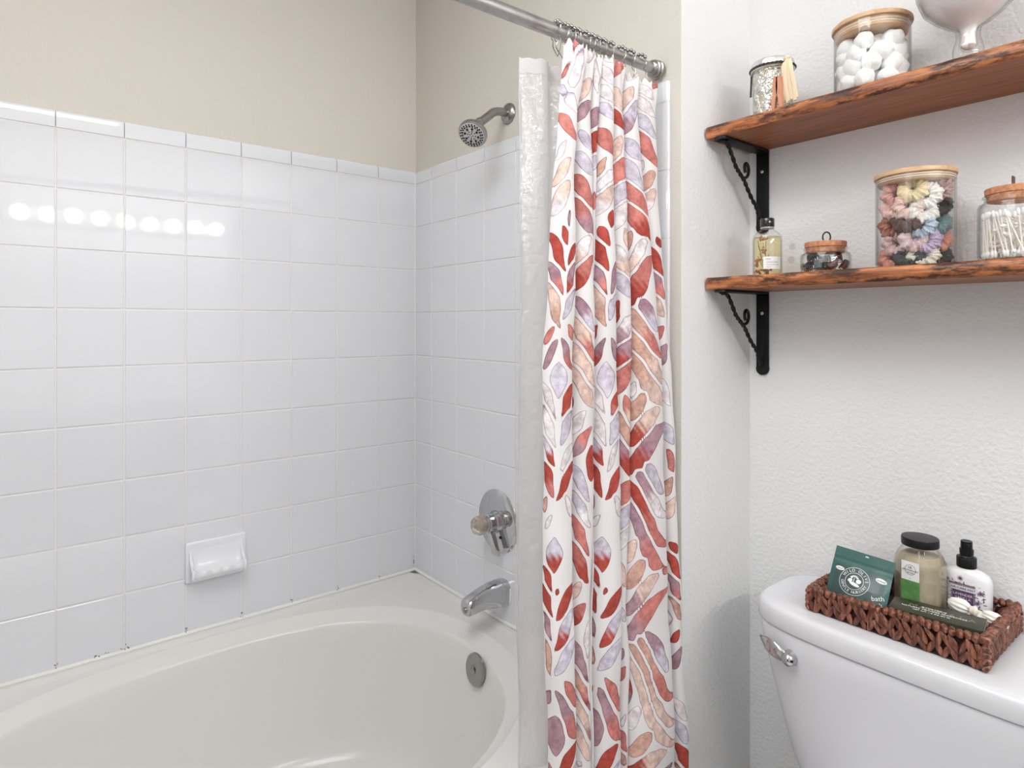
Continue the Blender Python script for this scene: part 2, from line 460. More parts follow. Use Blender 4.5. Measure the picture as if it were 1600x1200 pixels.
vl = thing('shower_valve', 'round chrome shower valve with clear knob on the tiled end wall', 'faucet valve', (-1.489, YF, -.59))
vc = (-1.489, YF - .006, -.590)
m = MB(); m.lathe([(.094, 0), (.094, .002), (.091, .005), (.080, .0075), (.03, .010), (.0, .010)], 64, *vc, M=My); obj('escutcheon', m, CHROME, vl)
m = MB(); m.lathe([(.0335, .006), (.0330, .012), (.0285, .018), (.0270, .028), (.0270, .034), (.0285, .0355), (.0285, .045), (.0265, .0465), (.0265, .053), (.020, .056)], 40, *vc, M=My); obj('sleeve', m, CHROME, vl)
m = MB(); prof = [(.020, .054), (.026, .058), (.028, .066), (.028, .076), (.024, .085), (.014, .088), (.0, .088)]
KNOB = mat('clear_acrylic_knob', (.86, .78, .70), .12, trans=.75, ior=1.45)
vs = []; seg = 40
for (r, z) in prof:
    row = []
    for j in range(seg):
        a = 2 * PI * j / seg; q = r * (1 - .05 * (j % 5 == 0))
        row.append(V(vc) + My @ V((q * math.cos(a), q * math.sin(a), z)))
    vs.append(row)
m.grid(vs, closed=True); obj('knob', m, KNOB, vl)
m = MB(); m.lathe([(.012, .056), (.012, .068), (.004, .072), (.004, .0885), (.0, .0885)], 16, *vc, M=My); obj('knob_core', m, mat('brass_core', (.45, .36, .27), .4, metal=.6), vl)
m = MB()
a0, a1 = V((-1.485, 1.125, -.607)), V((-1.461, 1.128, -.676))
for (p, w, t) in ((a0, .010, .006),):
    rows = []
    for k in range(7):
        u = k / 6; q = a0.lerp(a1, u); w = lerp(.010, .0165, u) ; d = lerp(.009, .004, u)
        rows.append([q + V((-w, -d, 0)), q + V((0, -d - .003, 0)), q + V((w, -d, 0)), q + V((w, d, 0)), q + V((-w, d, 0))])
    m.grid(rows, closed=True); m.add(rows[0], [(0, 1, 2, 3, 4)]); m.add(rows[-1], [(4, 3, 2, 1, 0)])
obj('lever', m, CHROME, vl)
m = MB(); m.lathe([(.0045, .007), (.0045, .0115), (.0, .012)], 12, -1.466, YF - .006, -.632, M=My); obj('screw', m, DARK, vl)

sp = thing('tub_spout', 'tapered chrome bathtub spout low on the tiled end wall', 'tub spout', (-1.459, YF, -.79))
rows = []
for (y, w, zt, zb) in ((1.163, .031, -.7545, -.831), (1.150, .032, -.752, -.832), (1.130, .031, -.7515, -.829), (1.10, .029, -.754, -.823), (1.07, .0275, -.760, -.820), (1.045, .0265, -.768, -.821), (1.030, .0255, -.773, -.824), (1.021, .0245, -.777, -.824), (1.0165, .0215, -.781, -.821), (1.0155, .018, -.785, -.817)):
    r = []
    for j in range(28):
        a = 2 * PI * j / 28; cx, sz = math.cos(a), math.sin(a)
        nx = math.copysign(abs(cx) ** .75, cx); nz = math.copysign(abs(sz) ** .75, sz)
        r.append((-1.459 + w * nx, y, (zt + zb) / 2 + (zt - zb) / 2 * nz))
    rows.append(r)
m = MB(); m.grid(rows, closed=True); m.add(rows[-1], [tuple(range(28))]); obj('body', m, CHROME, sp)
m = MB(); m.lathe([(.0045, -.012), (.0045, .0), (.009, .002), (.0095, .008), (.006, .011), (.0, .0115)], 18, -1.459, 1.022, -.806, M=align((0, -1, -.25))); obj('diverter_knob', m, NICKEL, sp)
m = MB(); m.lathe([(.035, 0), (.036, .004), (.031, .008)], 36, -1.459, YF - .006, -.795, M=My, sy=1.12); obj('collar', m, CAULK, sp)

# ------------------------------------------------------------------ curtain rod and rings
RX, RZ1, RZ0 = -.90, .5745, .5375      # far height, near height (slightly sloped)
def rodz(y): return lerp(.5695, RZ1, (y - .63) / .53)
rod = thing('shower_rod', 'grey metal shower curtain rod with round wall flange', 'curtain rod', (RX, YF, RZ1))
m = MB(); m.tube([(RX, TY, rodz(TY)), (RX, .878, rodz(.878))], .0132, 24); m.tube([(RX, .872, rodz(.872)), (RX, .885, rodz(.885))], .0142, 24); obj('outer_tube', m, RODM, rod)
m = MB(); m.tube([(RX, .885, rodz(.885)), (RX, YF - .012, rodz(YF))], .0115, 24); obj('inner_tube', m, RODM, rod)
m = MB(); m.lathe([(.0212, 0), (.0212, .005), (.0180, .0065), (.0180, .0095), (.0198, .011), (.0198, .015), (.0168, .0165), (.0168, .0195), (.0180, .021), (.0150, .0245), (.0120, .026)], 40, RX, YF - .0075, RZ1, M=My); obj('flange', m, NICKEL, rod)
m = MB(); m.lathe([(.0245, 0), (.0245, .006), (.018, .025), (.018, .036), (.0135, .037)], 40, RX, TY + .001, rodz(TY), M=align((0, 1, 0))); obj('flange', m, NICKEL, rod)
WIRE = mat('ring_wire', (.55, .53, .50), .22, metal=1)
def make_ring():
    r = thing('curtain_ring', 'wire shower curtain ring with a row of steel beads over the rod', 'curtain ring', (0, 0, -EYE), 'beaded curtain rings on the rod')
    m = MB(); pts = []
    for i in range(25):
        a = PI * (-.32 + 1.64 * i / 24); pts.append((.0178 * math.cos(a), 0, .0178 * math.sin(a)))
    pts = [(.006, 0, -.052), (.015, 0, -.042), (.0185, 0, -.024)] + pts + [(-.011, 0, -.026), (-.002, 0, -.040), (.006, 0, -.052)]
    m.tube(smooth_path(pts, 2), .0011, 6)
    m.v = [(x, y, z - EYE) for x, y, z in m.v]
    obj('wire', m, WIRE, r)
    m = MB()
    for i in range(5):
        a = PI * (.18 + .64 * i / 4); m.ball((.0182 * math.cos(a), 0, .0182 * math.sin(a)), .0043, 10, 7)
    m.v = [(x, y, z - EYE) for x, y, z in m.v]
    obj('beads', m, mat('steel_bead', (.30, .29, .28), .15, metal=1), r)
    return r
ring0 = make_ring()
for i, y in enumerate((.842, .857, .876, .898, .918, .936, .953, .972, .995, 1.025, 1.055, 1.092)):
    rz = random.uniform(-.25, .25)
    if i == 0: ring0.location = (RX, y, rodz(y) + EYE); ring0.rotation_euler = (0, 0, rz)
    else: dup(ring0, (RX, y, rodz(y)), (random.uniform(-.12, .12), 0, rz))
# fold table: per height, for each of seven folds (z, y start, y end, cloth width mm), from the top down
FOLDS = [
 [(0.5245,0.847,0.9095,44.12),(0.5359,0.9095,0.9319,15.46),(0.5417,0.9319,0.9529,14.33),(0.5496,0.9529,0.9901,25.1),(0.5598,0.9922,1.0266,22.88),(0.5719,1.0307,1.0789,31.62),(0.5878,1.0832,1.1453,39.56)],
 [(0.4174,0.8313,0.8782,33.54),(0.4269,0.8782,0.9183,27.95),(0.434,0.9201,0.9427,15.5),(0.4407,0.9427,0.9815,26.24),(0.4489,0.9834,1.0156,21.38),(0.4574,1.0156,1.0616,29.95),(0.4693,1.0616,1.1253,40.51)],
 [(0.3026,0.8171,0.865,34.44),(0.311,0.872,0.9154,30.33),(0.3158,0.9172,0.9321,10.27),(0.3206,0.9321,0.9762,29.97),(0.3273,0.9782,1.0142,23.94),(0.3346,1.0142,1.0706,36.72),(0.3434,1.0706,1.1256,34.9)],
 [(0.178,0.7997,0.862,45.13),(0.1835,0.8637,0.9139,35.2),(0.1863,0.9157,0.9212,3.83),(0.1891,0.9212,0.9764,37.57),(0.1937,0.9783,1.0162,25.21),(0.1988,1.0162,1.0855,44.92),(0.2042,1.0877,1.1298,26.57)],
 [(0.0436,0.7875,0.8557,49.62),(0.045,0.8557,0.9089,37.47),(0.0456,0.9098,0.9134,2.54),(0.0464,0.9125,0.9747,42.52),(0.0476,0.9767,1.0205,29.12),(0.0491,1.0225,1.1051,53.26),(0.0504,1.1051,1.1364,19.63)],
 [(-0.0769,0.7743,0.8499,55.24),(-0.0796,0.8516,0.9044,37.29),(-0.0807,0.9053,0.9089,2.52),(-0.0822,0.908,0.9736,44.91),(-0.0844,0.9736,1.0172,29.0),(-0.0873,1.0172,1.1167,64.11),(-0.0901,1.1167,1.1528,22.52)],
 [(-0.314,0.7687,0.8399,52.33),(-0.3247,0.8415,0.8952,38.13),(-0.3297,0.896,0.8996,2.5),(-0.3358,0.8987,0.9709,49.62),(-0.3448,0.9728,1.004,20.9),(-0.3575,1.004,1.1235,77.19),(-0.3701,1.1235,1.1549,19.63)],
 [(-0.5106,0.7593,0.831,52.94),(-0.5274,0.8326,0.8802,34.03),(-0.5351,0.8819,0.8872,3.7),(-0.5461,0.8872,0.9618,51.59),(-0.5589,0.9618,0.9809,12.88),(-0.5813,0.9809,1.1252,93.76),(-0.6057,1.1252,1.1588,20.93)],
 [(-0.6139,0.7583,0.828,51.55),(-0.6323,0.8296,0.8683,27.75),(-0.6413,0.8717,0.8804,6.12),(-0.6552,0.8804,0.9561,52.51),(-0.672,0.9561,0.9827,17.96),(-0.7006,0.9827,1.1291,94.93),(-0.73,1.1313,1.1583,16.72)],
 [(-0.6956,0.7643,0.8294,48.01),(-0.7149,0.8294,0.868,27.68),(-0.7244,0.8697,0.8783,6.1),(-0.7402,0.8801,0.952,49.84),(-0.7582,0.952,0.9765,16.59),(-0.7916,0.9765,1.1307,99.95),(-0.8275,1.1329,1.1666,20.9)],
 [(-0.7977,0.7621,0.8269,47.82),(-0.8203,0.8269,0.867,28.78),(-0.8311,0.8687,0.8756,4.86),(-0.8483,0.8756,0.9489,50.85),(-0.8689,0.9489,0.9714,15.24),(-0.9082,0.9714,1.1305,102.24),(-0.9512,1.1305,1.1694,23.64)],
]
# printed leaves per fold: u0 z0 u1 z1 width (mm on the cloth) and colour letters
LEAVES = [
 "40.9,565.3,0.8,477.1,15.3,S 35.6,539.8,11.5,441.7,20.4,W 0,456.1,33.5,409.3,19.7,LW -0.4,399.4,33.1,354.8,18.4,S 14.5,345,1.6,311.6,11.1,W 24.2,311.7,1.7,261.7,17.3,B 26.4,266.4,2.4,206.1,22.2,BW 30.3,216.6,30.7,179.1,4.9,M 20.5,180.2,29.5,149.2,11,R 1.6,165.6,26.5,102.2,15.6,R 0.4,112.3,24.9,55.7,15.5,MS 45.9,149.7,32.5,108.8,9.9,R 45,112.2,31.2,52.3,11.1,MR 1,72.7,24.4,-2.4,16.7,BT 45.9,62.7,29.9,9.7,12.3,L 14.9,-6,1.2,-36.6,10.8,S 23.8,-32.4,2.3,-80.1,13.2,M 41.8,-2.4,53.5,-29.5,8.5,S 33.4,-29,55,-83.2,10.9,MS 30.8,-68.6,29.7,-137.9,34.9,L 54.8,-114.9,35.6,-173.3,13.4,R -0.2,-110.5,23.4,-172.9,14.1,W 2,-150.4,20.7,-221,16.5,W 51.9,-163.2,34.1,-218.4,14.6,L 0.5,-206.2,18.1,-255.9,12.9,LR 54,-223.9,27.6,-273,12.2,W 31.3,-267.8,27.6,-274.2,3.6,R 1.4,-255.1,16.5,-311.7,14,RS 53.8,-257.6,26.2,-316.2,14.6,R 4.7,-311.4,1.4,-343.8,7,T 40.9,-314.8,53.4,-355.6,8.4,W 15.5,-346.2,3.9,-369.6,8.2,W 20.5,-384.5,18.4,-450.5,31.8,LR 1.9,-439.5,15,-481.3,10.4,R 26.9,-473.9,22.2,-488.3,8.3,R -0.2,-469.3,13.6,-521.8,11.6,R 53.8,-478.3,23.1,-526.4,16.8,R 0.9,-512.4,10.2,-568.3,8.1,M 50.1,-522.6,18.2,-578.4,17.9,LR 52.7,-570.5,15.1,-623,19.1,L 0.9,-563.3,9.8,-627.7,8.1,T 32.1,-640.1,48.9,-693.3,14.1,S 6.1,-655.1,-2.3,-683.4,6.9,M 16.7,-660.1,48.3,-746.9,17.5,MS 10.3,-697.6,11.8,-769.3,26.7,M 46.9,-758.8,16.2,-804.3,20.2,R",
 "-5.3,509.9,-4.4,482.5,6.4,T 18.2,486.3,3.9,437.3,16.7,B 0,552.6,11.4,523.2,14.1,W 26.6,440.4,4.1,398,16.7,M 10.6,376.7,26.5,344.6,17.7,L 2.2,333.5,31.1,293.7,20.1,L 0.4,288.5,33.5,230.7,21.2,S 1.3,241.8,34.5,175.5,22.4,SM 3.7,185.4,0.5,156.2,5,T 28.1,169.6,2.5,112.7,19,WB 32.7,127.9,2.1,65.5,20.3,SR 6.1,48.3,34,-11.3,18.6,ML 1.2,9.9,36.5,-68,20.9,BS 1.2,-38.1,35.3,-118,22.1,B 1.3,-83.4,36.8,-158.1,20.9,B 2.7,-136,1.7,-163.9,4.9,R 20.3,-167.3,1.9,-210,14.9,W 31.8,-201,2.1,-251.1,16.2,SM 34.5,-232.3,33.5,-301.1,17.5,R 2.2,-270.4,28.5,-332.9,15.8,L 2.4,-318.4,30.9,-382.2,15.8,LW 2.4,-363.7,28.3,-433.4,15.8,S 2.4,-413.5,28.2,-483.8,18.1,SR 17,-484.7,2.4,-517.1,12.2,B 23.2,-526.1,0.7,-563.3,17.1,SR 30.3,-559.9,25.7,-628.1,14.7,W 1.6,-592.9,24.6,-666.9,15.6,M 0.8,-640.3,25.6,-718.5,16.7,TS 0.7,-682.4,26.1,-770.7,16.7,B 0.9,-733.7,25.6,-806.9,15.5,B 10.8,-811.1,1.2,-835.2,12,W",
 "3.9,540.4,10.4,461.7,11.7,W 15.6,433.9,-0.4,392.4,16.9,M 13.7,385.9,0.3,340.6,15.5,R 9.3,339,3.6,305.2,10.3,L 5.4,264.1,3.3,225.1,6.4,S",
 "0,563.3,22,534,13.1,W 2,526.3,24.9,489.6,18.3,W 0.9,483.9,26.2,451.7,19.6,W 1,446.2,27.4,415.3,18.2,L 2.7,393.3,26.9,346.1,20.8,S 15.3,332.6,3.2,295.4,10.4,T 32.1,308.3,1.5,264.9,18.4,W 31.6,277.4,1.6,219.2,23.7,BW 31.6,230.7,30,190.7,15.7,R 10.2,191.9,25.3,157.2,16.7,R -1,169.7,23.5,108.7,17.9,R -0,117.1,23,59.4,15.3,MS 37.8,125.6,33.7,53.3,9.2,M 0.7,77.5,21.9,0,19.1,BT 41.7,57.5,27.1,7.7,13.1,L 8.9,-2.5,-1.3,-36.6,7.6,R 20.5,-32.1,1.3,-84.6,11.6,MR 33.7,-29.8,45.7,-74.4,9.1,M 25.7,-73.3,25.7,-147.5,33.4,L 1.3,-118.6,21.7,-185.2,12.6,W 46.9,-138.1,30.9,-185.1,13,RS 1.3,-161.2,20.4,-234.3,16.4,W 45.5,-174.1,30.8,-233.5,16.9,L 0,-218.4,16.5,-272.6,12.6,LR 44,-231.9,24.2,-285.5,10.4,W 0,-273.1,13.9,-333.1,11.3,R 50.7,-284.4,22.9,-337.8,15.6,R 37.2,-336.2,50.6,-380,10.3,W 3.8,-330.7,1.5,-366.9,5,T 12.8,-369.9,1.6,-395,7.5,W 16.8,-410.5,14.7,-480.8,31.5,LR 2.1,-469.2,11,-512.3,8.7,R 21.1,-505,17.4,-520.7,8.8,R -1.5,-496.9,6.4,-553.9,9.9,R 52.4,-515.1,16.4,-560.3,18,R 0.2,-553.8,5.7,-603.8,6.2,M 49.9,-560.2,14.5,-613.6,19.2,LR 53,-612.1,9.6,-656.8,21.7,L -0.3,-613,5.7,-659.8,7.4,T 24.2,-678.4,50.9,-747.5,16.2,S 6.1,-688.9,1.8,-708.4,4.9,S 12.1,-699.2,50.6,-800,19.8,MS 4.9,-734,4.9,-803.8,24.5,M 41.5,-805.8,8.6,-847.2,21.4,R 50.5,-842.6,28.6,-867.8,15.2,LM",
 "23.1,575.3,-0.3,513.7,21.7,S 18.9,587.1,0,555.2,10.8,L 2.9,490.2,20.2,442.4,17.3,B 0,445.4,21.5,405.8,17.2,R 16,383.8,0,332.4,17.4,B 22.8,340.6,0.1,284.6,22.8,S 24.3,290.9,0.2,242.2,22.8,L 24.5,251.9,0.1,194.6,21.4,W 20,194.7,27.5,158.1,12,B -0.6,160.2,26.4,101.6,22.3,WB 1,102.4,28.2,57.5,21,L 6.6,44.7,-0.5,-7.8,10.5,R 29.1,14.7,0.5,-37.9,21.4,WM 29.9,-33.4,-0.1,-88.7,24,MR 29.4,-77.3,-2.8,-143,24,S 16.8,-149,26.2,-204.2,15.8,SB 1.5,-181.1,23.6,-249.9,20.8,T 0.4,-223.7,23.5,-306.3,18.2,MR 20.4,-321.3,0,-363.9,22.4,S 18.4,-368.7,1.3,-412.4,18.4,L 19.7,-415.3,1.3,-454.1,17,W 1.3,-479.2,11.7,-525.8,11.6,B 1.3,-565.5,11.6,-594.8,10.3,W 6.4,-643.5,1.3,-672,6.4,M 9,-680.7,0,-710.6,7.7,S 10.1,-771.5,4.6,-799.3,6.4,W 0.7,-800.7,11.8,-844.3,10.1,S 0.2,-845.8,12.7,-884.3,11.4,T",
 "27.2,562.3,7.3,514.3,19.4,W 16.8,496.4,-0.2,442.8,19.1,B 28.5,467.6,-1.2,397.6,22,LM 3.9,385.4,36,347.1,24.3,L 0.3,342.3,34.9,283.2,26.8,L 1.4,298,41.3,233.2,26.8,S 2,246.9,44.5,181.1,29.5,SR 10.6,193,1.5,150.1,9.4,T 37.2,177.4,2,108.6,19.3,WB 43.4,136.8,0,40.2,27.6,SR 19.1,50.2,54.2,-12.5,24.4,ML 4,25.5,58.4,-65.3,28.2,TS 1.3,-18.7,64.2,-119.8,32.1,TB 2.7,-62.8,67.3,-165.8,32.1,TB 13.6,-119.6,4.4,-158.5,10.7,W 32.9,-144.2,3.2,-198,23.1,T 57.1,-179.7,2.1,-249.1,30.4,BR 67.4,-216.9,2.4,-306.6,33.4,MR 39,-289.3,73.5,-355.1,20.4,L 19.8,-303.9,79,-403.9,22.8,MW -0.1,-325.5,83.8,-463.1,23.7,RS -1.8,-368.7,87,-517.6,26.2,MS 23.1,-441.3,1.1,-487.2,19.9,B 46.3,-483.7,2.8,-534.1,26.9,T 75.5,-517.5,1.5,-586.4,27.5,BM 87,-564,-2.3,-639.7,33.1,SM 55.6,-633.4,89.5,-717.7,24.2,ML 34.3,-637.1,95.8,-776.5,23.8,TS 15.9,-650.7,97.6,-826.4,23.5,TB 4.1,-674.6,98.9,-868.1,23.3,B 0.4,-705,1.3,-773.4,25.8,RM 31.4,-770.2,6.4,-809.8,22.3,W 60.2,-826,6.4,-856.8,28.1,T 84.3,-875.2,7.7,-890.9,32.6,BR 97.3,-913.8,67,-936.9,21.9,M",
 "41.2,554.7,31.5,513.3,15.7,S 18.9,566.8,28.7,527.3,12.7,L -0.7,513.2,35.4,489.3,20.8,W -1.4,491,37.8,452.7,22.1,W 0.3,448.8,35.7,407,24.8,L -4.6,419.9,33.9,347.4,24.7,S 6.6,354.5,1.2,325.7,9.7,W 26.1,327.5,-0.2,287.2,19.7,T 24.7,289.6,0.7,246.3,19.7,BW 16.7,189.3,22.6,163.5,14,R -0.8,166.3,19.7,107.1,19.4,R -2.9,117.8,16.2,57.7,19.4,MS -6.6,66.5,12.9,18.3,16.6,B 11,-5.6,-4.2,-37.5,14,S 14.8,-46.5,-1.5,-92,15.5,M -1.3,-117.1,14.5,-174.8,13.9,W 1.3,-215,14.9,-259.3,16.8,L -3.5,-258.7,-2,-318.6,12.5,R 3,-271.1,15.1,-318.4,14,S 11.5,-334.3,1.2,-373.3,11.2,T 15.2,-378.5,0.5,-422.8,12.7,B 6.9,-473.2,15.9,-497.1,12.6,R 3,-496.7,17.9,-550.6,12.5,R 2.4,-544.5,17.2,-598.9,12.5,MS 3.2,-591.5,17.6,-639.5,12.5,T -4.1,-599.2,-6.4,-673.9,16.6,W 13,-662.5,2.5,-689.3,9.8,R 14.6,-702.4,0.5,-746.3,11.2,M 2.4,-858.8,18.8,-903,15.2,L 4.6,-907.3,22.4,-961.5,16.6,R 1.9,-811.4,17.9,-855,13.8,W",
]
HANG = [(0.56, -0.886), (0.2, -0.872), (-0.3, -0.855), (-0.7, -0.837), (-0.9, -0.829), (-2, -0.822)]
# ------------------------------------------------------------------ curtain
PAL = {'R': (.42, .075, .055), 'S': (.58, .215, .185), 'B': (.76, .59, .51), 'T': (.62, .39, .31), 'L': (.63, .60, .69), 'M': (.41, .26, .31), 'W': (.80, .77, .785)}
def hangx(z):
    return np.interp(-z, [-h[0] for h in HANG], [h[1] for h in HANG])
FT = [sorted([(r[k][0], r[k][1], r[k][2], r[k][3]) for r in FOLDS]) for k in range(7)]
FZ = [np.array([t[0] for t in f]) for f in FT]
FY0 = [np.array([t[1] for t in f]) for f in FT]; FY1 = [np.array([t[2] for t in f]) for f in FT]; FW = [np.array([t[3] for t in f]) for f in FT]
def build_curtain():
    zb, NR = -1.29, 600
    AM = [.027, .024, .008, .027, .017, .026, .014]
    top = [.545, .546, .540, .545, .545, .520, .528]
    cols = []     # each: fold, theta or valley parameter
    NB, NVL = 34, 6
    for k in range(7):
        cols += [(k, 'b', i / (NB - 1)) for i in range(NB)]
        if k < 6: cols += [(k, 'v', (i + 1) / (NVL + 1)) for i in range(NVL)]
    NC = len(cols)
    P = np.zeros((NR, NC, 3)); U = np.zeros((NR, NC)); fold = np.zeros(NC, int)
    tr = np.linspace(0, 1, NR)
    ztop = np.zeros(NC)
    for c, (k, kind, t) in enumerate(cols):
        kk = k + (0 if kind == 'b' else t)
        ztop[c] = np.interp(kk + (t - .5 if kind == 'b' else .5) * .8, range(7), top) - .006 * math.sin(c * .9)
    for c, (k, kind, t) in enumerate(cols):
        z = ztop[c] + (zb - ztop[c]) * tr
        def span(q): return np.interp(z, FZ[q], FY0[q]), np.interp(z, FZ[q], FY1[q]), np.interp(z, FZ[q], FW[q])
        a, b, w = span(k)
        X0 = hangx(z)
        hw = .4465 * (b - a); yc = a + hw
        ramp = np.clip((z + .75) / -.25, 0, 1)
        wob = .0015 * np.sin(z * 19 + k * 2.1) + .001 * np.sin(z * 41 + k)
        A = np.minimum(AM[k], .9 * hw) * (1 + .12 * np.sin(z * 7 + k * 1.7))
        if kind == 'b':
            th = t * PI
            P[:, c, 0] = X0 + A * math.sin(th) ** .85 + wob - .013 * math.exp(-t * 7) * (k > 0); P[:, c, 1] = yc - hw * math.cos(th); P[:, c, 2] = z
            pa = (.568 * math.sin(th) - .776 * math.cos(th) + .776) / 1.738
            thm = PI - math.atan(.568 / .776)
            if th > thm: pa = 1 + (th - thm) * .35
            U[:, c] = pa * w; fold[c] = k
        else:
            a2, b2, w2 = span(k + 1)
            e = yc + hw; D = .026 * (1 - .5 * ramp) * (1 - .7 * ramp * (k >= 4))
            s = math.sin(PI * t)
            P[:, c, 0] = X0 - .013 * t - D * s ** .7 + wob; P[:, c, 1] = e + (a2 - e) * t; P[:, c, 2] = z
            if t < .5: U[:, c] = w * 1.22 + t * 40; fold[c] = k
            else: U[:, c] = -(1 - t) * 40; fold[c] = k + 1
    # gather and creases near the hem of the top
    zz = P[:, :, 2]
    near = np.exp(-((.54 - zz) / .05) ** 2)
    P[:, :, 0] += near * .004 * np.sin(P[:, :, 1] * 260)
    sdf = np.full((NR, NC), 30.0); colr = np.ones((NR, NC, 3)) * .8; mix = np.zeros((NR, NC))
    zmm = zz * 1000
    rnd = random.Random(5)
    for k in range(7):
        ci = np.where(fold == k)[0]
        leaves = []
        for s in LEAVES[k].split():
            f = s.split(','); leaves.append((*map(float, f[:5]), f[5]))
        ext = [l for l in leaves if l[1] < -560]
        zmin = min(l[3] for l in leaves) + 15
        span_ = max(l[1] for l in ext) - zmin if ext else 300
        for rep in (1, 2): leaves += [(u0, z0 - span_ * rep, u1, z1 - span_ * rep, w, c) for (u0, z0, u1, z1, w, c) in ext]
        uu = U[:, ci]; vv = zmm[:, ci]
        # hand-painted wobble of the outline
        wu = uu + .5 * np.sin(vv * .17 + k) ; wv = vv + .7 * np.sin(uu * .25 + k * 2)
        best = sdf[:, ci]; bc = colr[:, ci, :]; second = best.copy()
        for (u0, z0, u1, z1, w, cc) in leaves:
            dx, dz = u1 - u0, z1 - z0; L = math.hypot(dx, dz)
            if L > w * 1.3 and abs(dx) >= 7:      # slanting leaves run on under the folds
                u0, u1, z0, z1 = u0 - dx * .09, u1 + dx * .09, z0 - dz * .09, z1 + dz * .09; dx *= 1.18; dz *= 1.18; L *= 1.18
            t = ((wu - u0) * dx + (wv - z0) * dz) / (L * L)
            n = ((wu - u0) * -dz + (wv - z0) * dx) / L
            med = L < w * 2.6 and abs(dx) < 7
            bend = (0 if abs(dx) < 7 else math.copysign(.06, dx)) * L
            tc_ = np.clip(t, 0, 1)
            n2 = n - bend * np.sin(2 * PI * (tc_ - .0)) * .45
            h = w * (.5 if med else .60) * np.sin(PI * tc_ ** (.92 if not med else .9)) ** (.62 if not med else .95)
            d = np.abs(n2) - h
            out = np.maximum(-t, t - 1) * L
            d = np.where(out > 0, np.hypot(np.abs(n2), out), d * .92)
            c0 = np.array(PAL[cc[0]]); c1 = np.array(PAL[cc[-1]])
            mixv = np.clip((tc_ - .42) / .2 + .35 * np.sin(wu * .5 + wv * .3), 0, 1)
            g = .92 + .14 * rnd.random()
            col = (c0[None, None, :] * (1 - mixv[..., None]) + c1[None, None, :] * mixv[..., None]) * g
            msk = d < best
            second = np.where(msk, best, np.minimum(second, d))
            best = np.where(msk, d, best); bc = np.where(msk[..., None], col, bc)
        best = np.maximum(best, (4.6 - (second - best)) * .5)
        sdf[:, ci] = best; colr[:, ci, :] = bc
    base = V((-.86, .98, -.4))
    loc = V((base.x, base.y, base.z + EYE))
    me = bpy.data.meshes.new('shower_curtain')
    pts = P.reshape(-1, 3) - np.array([base.x, base.y, base.z])
    n = NR * NC
    me.vertices.add(n); me.vertices.foreach_set('co', pts.ravel().astype(np.float32))
    ii, jj = np.meshgrid(np.arange(NR - 1), np.arange(NC - 1), indexing='ij')
    q = np.stack([ii * NC + jj, (ii + 1) * NC + jj, (ii + 1) * NC + jj + 1, ii * NC + jj + 1], -1).reshape(-1, 4)
    nf = len(q)
    me.loops.add(nf * 4); me.loops.foreach_set('vertex_index', q.ravel().astype(np.int32))
    me.polygons.add(nf); me.polygons.foreach_set('loop_start', (np.arange(nf) * 4).astype(np.int32))
    me.polygons.foreach_set('use_smooth', np.ones(nf, bool))
    me.update(calc_edges=True); me.validate()
    at = me.attributes.new('leaf_distance', 'FLOAT', 'POINT'); at.data.foreach_set('value', sdf.ravel().astype(np.float32))
    ca = me.attributes.new('leaf_colour', 'FLOAT_COLOR', 'POINT')
    ca.data.foreach_set('color', np.concatenate([colr.reshape(-1, 3), np.ones((n, 1))], 1).ravel().astype(np.float32))
    m = bpy.data.materials.new('printed_cloth'); m.use_nodes = True; nt = m.node_tree; b = nt.nodes['Principled BSDF']
    b.inputs['Roughness'].default_value = .85; b.inputs['Specular IOR Level'].default_value = .2
    A1 = nt.nodes.new('ShaderNodeAttribute'); A1.attribute_name = 'leaf_distance'
    A2 = nt.nodes.new('ShaderNodeAttribute'); A2.attribute_name = 'leaf_colour'
    def mr(lo, hi, a, b_):
        r = nt.nodes.new('ShaderNodeMapRange'); r.inputs[1].default_value = lo; r.inputs[2].default_value = hi
        r.inputs[3].default_value = a; r.inputs[4].default_value = b_; return r
    inside = mr(-.5, .2, 1, 0); nt.links.new(A1.outputs['Fac'], inside.inputs[0])
    edge = mr(-1.7, -.7, 0, 1); nt.links.new(A1.outputs['Fac'], edge.inputs[0])
    tc = nt.nodes.new('ShaderNodeTexCoord')
    nz = nt.nodes.new('ShaderNodeTexNoise'); nz.inputs['Scale'].default_value = 60; nz.inputs['Detail'].default_value = 5; nz.inputs['Roughness'].default_value = .65
    nt.links.new(tc.outputs['Object'], nz.inputs['Vector'])
    wash = nt.nodes.new('ShaderNodeValToRGB'); e = wash.color_ramp.elements
    e[0].position = .34; e[0].color = (.74, .68, .71, 1); e[1].position = .66; e[1].color = (1.28, 1.28, 1.28, 1)
    nt.links.new(nz.outputs['Fac'], wash.inputs['Fac'])
    mu = nt.nodes.new('ShaderNodeMix'); mu.data_type = 'RGBA'; mu.blend_type = 'MULTIPLY'; mu.inputs[0].default_value = 1
    nt.links.new(A2.outputs['Color'], mu.inputs[6]); nt.links.new(wash.outputs['Color'], mu.inputs[7])
    ol = nt.nodes.new('ShaderNodeMix'); ol.data_type = 'RGBA'; ol.blend_type = 'MULTIPLY'
    e2 = nt.nodes.new('ShaderNodeMath'); e2.operation = 'MULTIPLY'; e2.inputs[1].default_value = .85
    nt.links.new(edge.outputs[0], e2.inputs[0]); nt.links.new(e2.outputs[0], ol.inputs[0])
    nt.links.new(mu.outputs[2], ol.inputs[6]); ol.inputs[7].default_value = (.42, .30, .36, 1)
    fin = nt.nodes.new('ShaderNodeMix'); fin.data_type = 'RGBA'
    nt.links.new(inside.outputs[0], fin.inputs[0]); fin.inputs[6].default_value = (.84, .815, .82, 1); nt.links.new(ol.outputs[2], fin.inputs[7])
